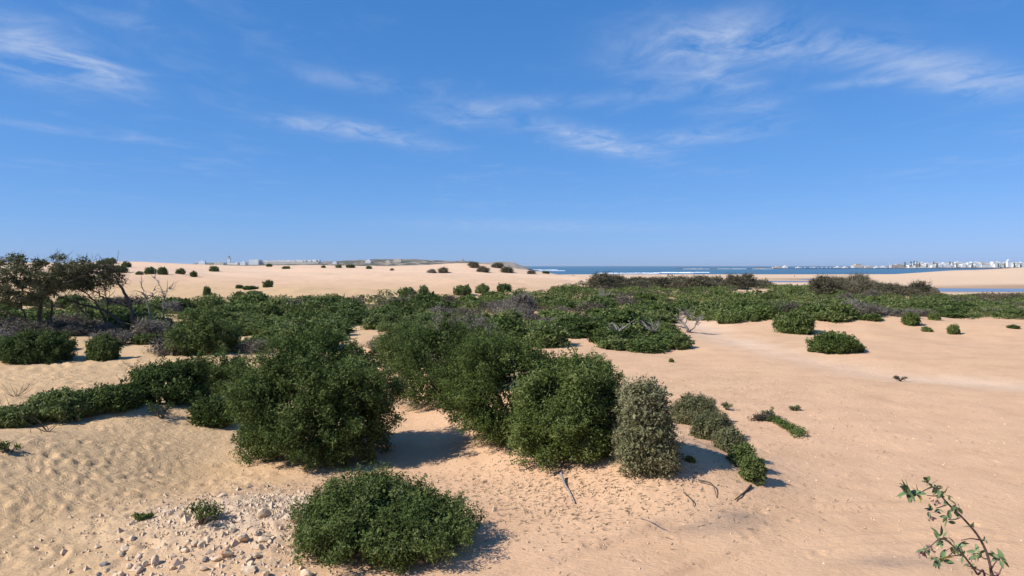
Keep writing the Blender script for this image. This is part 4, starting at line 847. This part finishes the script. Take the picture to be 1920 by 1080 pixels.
for i, (px, py, w, h, m, lab) in enumerate([(378, 494, 12, 4, 'white', 'small white house at the left tip of the headland'), (410, 495, 18, 2.6, 'cream', 'low pale building left of the lighthouse'), (455, 494, 10, 2.6, 'white', 'low white house right of the lighthouse'),
        (627, 494, 8, 3, 'white', 'small white house right of the walled compound'), (690, 491, 10, 3, 'white', 'small white house on the headland slope'), (727, 491, 8, 2.4, 'cream', 'tiny pale house on the middle of the headland'), (745, 488, 14, 2.4, 'cream', 'pale house near the headland top')]):
    mb = MB(); ww = w / 2 * k; mb.box(-ww, ww, 0, 10, -6, h * k); mb.box(-ww * .3, ww * .3, 3, 8, h * k, h * k + 1.6); tag(mb.build('house', M[m], None, hz(px, py, 1935)), lab, 'house')
mb = MB(); mb.box(-3, 3, -3, 3, -4, 4); mb.box(-1.2, 1.2, -1.2, 1.2, 4, 9); tag(mb.build('signal_tower', M['rampart'], None, hz(868, 490, 2040)), 'small ruined tower on the headland knoll', 'tower')
for i, (px, d, s) in enumerate(((990, 1900, 9), (1003, 1950, 6), (1012, 1960, 4))):
    me = rock_mesh(20 + i); me.materials.append(M['darkrock']); o = link('sea_rock', me, None, ((px - CX) / F * d, d, -5.6), i, (s * 1.8, s, s * .55)); tag(o, ['dark sea rock nearest the headland point', 'middle sea rock off the headland point', 'outermost small sea rock off the headland point'][i], 'rock')
def surf(lines):
    V, Fc, c = [], [], 0; g = rs(12)
    for (p0, p1, d, wd) in lines:
        n = 26; t = np.linspace(0, 1, n); px = p0 + (p1 - p0) * t; dd = d + wd * 1.5 * np.array([math.sin(7 * q + d) for q in t]); x = (px - CX) / F * dd; hw = wd * (.35 + .65 * np.abs(vnoise(t * 9 + d, t * 0 + d)) * 2) * np.sin(np.pi * np.clip(t, .02, .98)) ** .5
        for a, b, z in ((-1, 0, -5.82), (0, 0, -5.0), (1, 0, -5.82)): V.append(np.stack([x, dd + a * hw, np.full(n, z) + (0 if z < -5.5 else .3 * g.rand(n) - .15 * (hw < wd * .5))], -1))
        for r in (0, 1):
            for i in range(n - 1): Fc.append((c + r * n + i, c + r * n + i + 1, c + (r + 1) * n + i + 1, c + (r + 1) * n + i))
        c += 3 * n
    tag(link('surf', mesh_np('surf', np.vstack(V), Fc, M['foam'], smooth_=True)), 'white breaking surf along the beach and reef', 'surf', kind='stuff')
surf([(1180, 1235, 1010, 6), (1225, 1300, 1060, 6), (1120, 1190, 1000, 5), (1240, 1330, 1120, 5), (1010, 1060, 1500, 7), (1280, 1330, 2300, 16), (1345, 1400, 2380, 14), (1410, 1450, 2350, 12), (1000, 1045, 1900, 8)])

# ------------------------------------------------------------------ town, harbour
TD = 2650.0; tk = TD / F
shore = MB(); prs = [(1270, 3), (1400, 4.5), (1560, 5.5), (1690, 6), (2150, 6)]
for (a, h0), (b, h1) in zip(prs[:-1], prs[1:]):
    n = 14
    for i in range(n):
        p0 = a + (b - a) * i / n; p1 = a + (b - a) * (i + 1) / n; x0, x1 = (p0 - CX) * tk, (p1 - CX) * tk; g0 = rs(int(p0)); shore.box(x0, x1 + 2 - .01 * i, TD - 12 + g0.uniform(-6, 6), TD + (40 if p0 < 1690 else 420), -8 - .01 * i, -5.8 + .3 * h0 + g0.uniform(0, .9))
tag(shore.build('shore', M['darkrock']), 'low rocky shore and quay carrying the town and harbour', kind='structure')
g = rs(14)
def house(px, w, top, d, mat, lab, grp):
    kk = d / F; x = (px - CX) * kk; ww = w * kk / 2; zt = CAMZ + (HY - top) * kk; mb = MB(); dp = g.uniform(12, 22)
    mp = MB(); mr = MB(); mb.box(-ww, ww, 0, dp, -6, zt); mp.box(-ww, -ww + .5, 0, dp, zt + .01, zt + 1.1); mp.box(ww - .5, ww, 0, dp, zt + .01, zt + 1.1); mp.box(-ww + .5, ww - .5, -.05, .45, zt + .01, zt + 1.1)
    if g.rand() < .5: s = g.uniform(-.4, .4) * ww; mr.box(s - 2.2, s + 2.2, 3, 8, zt + .01, zt + 3)
    e = bpy.data.objects.new('town_house', None); COL.objects.link(e); e.location = (x, d, 0); tag(e, lab, 'house', grp); mb.build('wall', M[mat], e)
    mp.build('parapet', M[mat], e)
    if mr.v: mr.build('stair_hut', M[mat], e)
for r, (d, base) in enumerate(((TD + 30, 497.2), (TD + 90, 495.2), (TD + 170, 493.6), (TD + 260, 492.4))):
    px = 1692 + 9 * r
    while px < 2080:
        w = g.uniform(7, 17); top = base + g.uniform(-1.3, 1.2) + (1.2 if px < 1730 else 0)
        house(px + w / 2, w - .3, top, d + g.uniform(-8, 8), 'white' if g.rand() < .82 else 'cream', ['white flat-roofed house in the front row of the town', 'white flat-roofed house in the second row of the town', 'white flat-roofed house in the third row of the town', 'white flat-roofed house on the town skyline'][r], 'white houses of the town'); px += w
mb = MB()
for i in range(17): mb.box((1745 + i * 10 - CX) * tk, (1745 + i * 10 + 9.95 - CX) * tk, TD - 2 + .1 * (i % 2), TD + 3, -6, -2.2 + .5 * (i % 3)); mb.box((1748 + i * 10 - CX) * tk, (1750 + i * 10 - CX) * tk, TD - 1.8, TD + 2.8, -2.4, -.6)
tag(mb.build('rampart', M['rampart']), 'tan stone rampart along the foot of the town', 'wall')
e = bpy.data.objects.new('minaret', None); COL.objects.link(e); e.location = ((1894 - CX) * tk, TD + 10, 0); tag(e, 'tall white square minaret rising above the town', 'minaret')
mb = MB(); mb.box(-5.2, 5.2, -5.2, 5.2, -6, 21); mb.build('tower', M['white'], e); mb = MB(); mb.box(-6, 6, -6, 6, 21, 22.4); mb.build('cornice', M['white'], e); mb = MB(); mb.box(-2.6, 2.6, -2.6, 2.6, 22.4, 27); mb.tube([(0, 0, 27), (0, 0, 29)], [1.8, .2], 8); mb.build('turret', M['white'], e)
def pine(px, top, d, i):
    kk = d / F; x = (px - CX) * kk; z0 = -3.0; zt = CAMZ + (HY - top) * kk; h = zt - z0; g = rs(200 + i); e = bpy.data.objects.new('pine_tree', None); COL.objects.link(e); e.location = (x, d, z0); tag(e, 'dark conical pine standing among the white town houses', 'tree', 'pines in the town')
    mb = MB(); mb.tube([(0, 0, 0), (0, 0, h * .95)], [.5, .15], 6); mb.build('trunk', M['bark'], e)
    t = g.uniform(.15, 1, 60); a = g.uniform(0, 6.28, 60); rr = (1.02 - t) * h * .2 + .4; C = np.stack([np.cos(a) * rr * .7, np.sin(a) * rr * .7, t * h], -1)
    v, f, tt = leaves(g, C, np.full(60, 1.1), nrm(C * [1, 1, .1]), 10, 1.6, .9, np.full(60, .25), .5); link('crown', mesh_np('crown', v, f, M['leaf'], attrs={'tint': ('FACE', tt)}), e)
for i, (px, top, dd) in enumerate(((1697, 491.5, -4), (1708, 490, -4), (1714, 489.5, 60), (1719, 490.5, -4), (1724, 493, -4), (1751, 490.5, 40), (1757, 493, -4), (1781, 490.5, 50), (1787, 491, 40), (1794, 494, -4), (1823, 493.5, -4), (1872, 494, -6), (1884, 493.5, -6), (1902, 493.5, -6), (1914, 494, -6), (1738, 494.5, -5))): pine(px, top, TD + dd, i)
e = bpy.data.objects.new('harbour_fort', None); COL.objects.link(e); e.location = ((1610 - CX) * tk, TD, 0); tag(e, 'tan stone harbour fort with square tower left of the town', 'fort')
mb = MB(); mb.box(-9 * tk, 8 * tk, 0, 25, -6, 5); mb.build('bastion', M['cream'], e); mb = MB(); mb.box(-4 * tk, 6 * tk, 4, 22, 5, 11); mb.build('tower', M['rampart'], e); mb = MB()
for i in range(6): mb.box((-8.6 + i * 2.9) * tk, (-7.4 + i * 2.9) * tk, .2, 1.2, 5, 6.6)
mb.build('merlons', M['cream'], e)
mb = MB(); mb.box(-13 * tk, 12 * tk, 0, 20, -6, 7.5); mb.box(-4 * tk, 5 * tk, 2, 16, 7.5, 10.5); tag(mb.build('harbour_gatehouse', M['rampart'], None, ((1687 - CX) * tk, TD + 5, 0)), 'tan harbour gatehouse at the left end of the white town', 'building')
mb = MB(); mb.tube([(0, 0, -6), (0, 0, 19)], [.5, .25], 6); tag(mb.build('radio_mast', M['white'], None, ((1668 - CX) * tk, TD, 0)), 'thin tall mast over the harbour', 'mast')
for i, (px, w, h) in enumerate(((1460, 18, 3.4), (1475, 8, 4.4), (1500, 10, 2.4), (1530, 16, 2), (1574, 12, 3.2), (1588, 8, 3), (1632, 14, 4.4), (1648, 10, 3.4), (1660, 12, 3.8), (1676, 8, 4.6))):
    mb = MB(); ww = w * tk / 2; mb.box(-ww, ww, 0, 12, -6, h * tk - 6); mb.box(-ww * .4, ww * .2, 2, 9, h * tk - 6, h * tk - 3.6); tag(mb.build('harbour_building', M['white' if i % 3 else 'cream'], None, ((px - CX) * tk, TD + 8, 0)), 'low pale building on the harbour quay', 'building', 'harbour buildings')
for i, px in enumerate((1506, 1516, 1522, 1538, 1546, 1552, 1560, 1566, 1596, 1640, 1655)):
    g = rs(i); L_ = g.uniform(7, 12); e = bpy.data.objects.new('fishing_boat', None); COL.objects.link(e); e.location = ((px - CX) * tk, TD - 22 - 3 * (i % 3), -5.8); tag(e, 'blue-hulled fishing boat moored along the harbour quay', 'boat', 'fishing boats in the harbour')
    V = []; nb_ = 7
    for j in range(nb_):
        t = j / (nb_ - 1) * 2 - 1; w = 2.4 * (1 - abs(t) ** 3 * .85); zz = 2.2 + 1.0 * t * t; V += [(t * L_, -w, zz), (t * L_ * .9, -w * .4, -.4), (t * L_ * .9, w * .4, -.4), (t * L_, w, zz)]
    Fh = [(4 * j + q, 4 * j + 4 + q, 4 * j + 5 + q, 4 * j + 1 + q) for j in range(nb_ - 1) for q in range(3)] + [(4 * j + 3, 4 * j + 7, 4 * j + 4, 4 * j) for j in range(nb_ - 1)]
    link('hull', mesh_np('hull', V, Fh, M['hull']), e); mb = MB(); mb.box(-L_ * .5, 0, -1.6, 1.6, 2.2, 5); mb.build('cabin', M['white'], e); mb = MB(); mb.tube([(1, 0, 2), (1, 0, 10)], [.18, .1], 5); mb.build('mast', M['bark'], e)
for i, (px, d, s) in enumerate(((1290, 2500, 14), (1318, 2520, 20), (1342, 2480, 16), (1375, 2560, 18), (1398, 2500, 14), (1425, 2540, 24), (1446, 2520, 14))):
    me = rock_mesh(40 + i); me.materials.append(M['darkrock']); tag(link('reef_rock', me, None, ((px - CX) / F * d, d, -5.9), i, (s * 1.6, s, s * .22)), 'low dark reef rock in the surf left of the harbour', 'rock', 'reef rocks off the harbour')

# ------------------------------------------------------------------ person far out on the beach
def person():
    d = 640.0; x = (1490 - CX) / F * d; z = float(H(x, d)); e = bpy.data.objects.new('person', None); COL.objects.link(e); e.location = (x, d, z); tag(e, 'person in dark clothes walking on the distant beach', 'person')
    me = bpy.data.meshes.new('body'); P = [(0, 0, .95), (0, 0, 1.2), (0, 0, 1.45), (0, 0, 1.55), (0, 0, 1.70), (.1, 0, .9), (.14, .12, .5), (.16, .2, .05), (-.1, 0, .9), (-.13, -.1, .5), (-.15, -.22, .05), (.22, 0, 1.42), (.27, -.06, 1.15), (.27, .03, .9), (-.22, 0, 1.42), (-.27, .06, 1.15), (-.27, -.02, .9)]
    E = [(0, 1), (1, 2), (2, 3), (3, 4), (0, 5), (5, 6), (6, 7), (0, 8), (8, 9), (9, 10), (2, 11), (11, 12), (12, 13), (2, 14), (14, 15), (15, 16)]; rad = [.16, .16, .17, .06, .11, .1, .07, .05, .1, .07, .05, .07, .05, .04, .07, .05, .04]
    me.from_pydata(P, E, []); me.materials.append(M['cloth']); o = link('body', me, e); o.modifiers.new('skin', 'SKIN')
    for i, r in enumerate(rad): me.skin_vertices[0].data[i].radius = (r, r)
    me.skin_vertices[0].data[0].use_root = True; o.modifiers.new('sub', 'SUBSURF').levels = 1
try: person()
except Exception as ex: print('person', ex)

# ------------------------------------------------------------------ air
def haze():
    mb = MB(); mb.box(-16000, 16000, -2000, 16000, -11, 36); m = bpy.data.materials.new('haze_air'); m.use_nodes = True; t = m.node_tree; t.nodes.clear()
    o = t.nodes.new('ShaderNodeOutputMaterial'); v = t.nodes.new('ShaderNodeVolumePrincipled'); v.inputs['Color'].default_value = (.86, .92, 1, 1); v.inputs['Density'].default_value = 4.5e-5; v.inputs['Anisotropy'].default_value = 0.2
    t.links.new(v.outputs[0], o.inputs['Volume']); tag(mb.build('haze', m), 'thin bluish sea haze over the plain and bay', 'haze', kind='stuff')
haze()
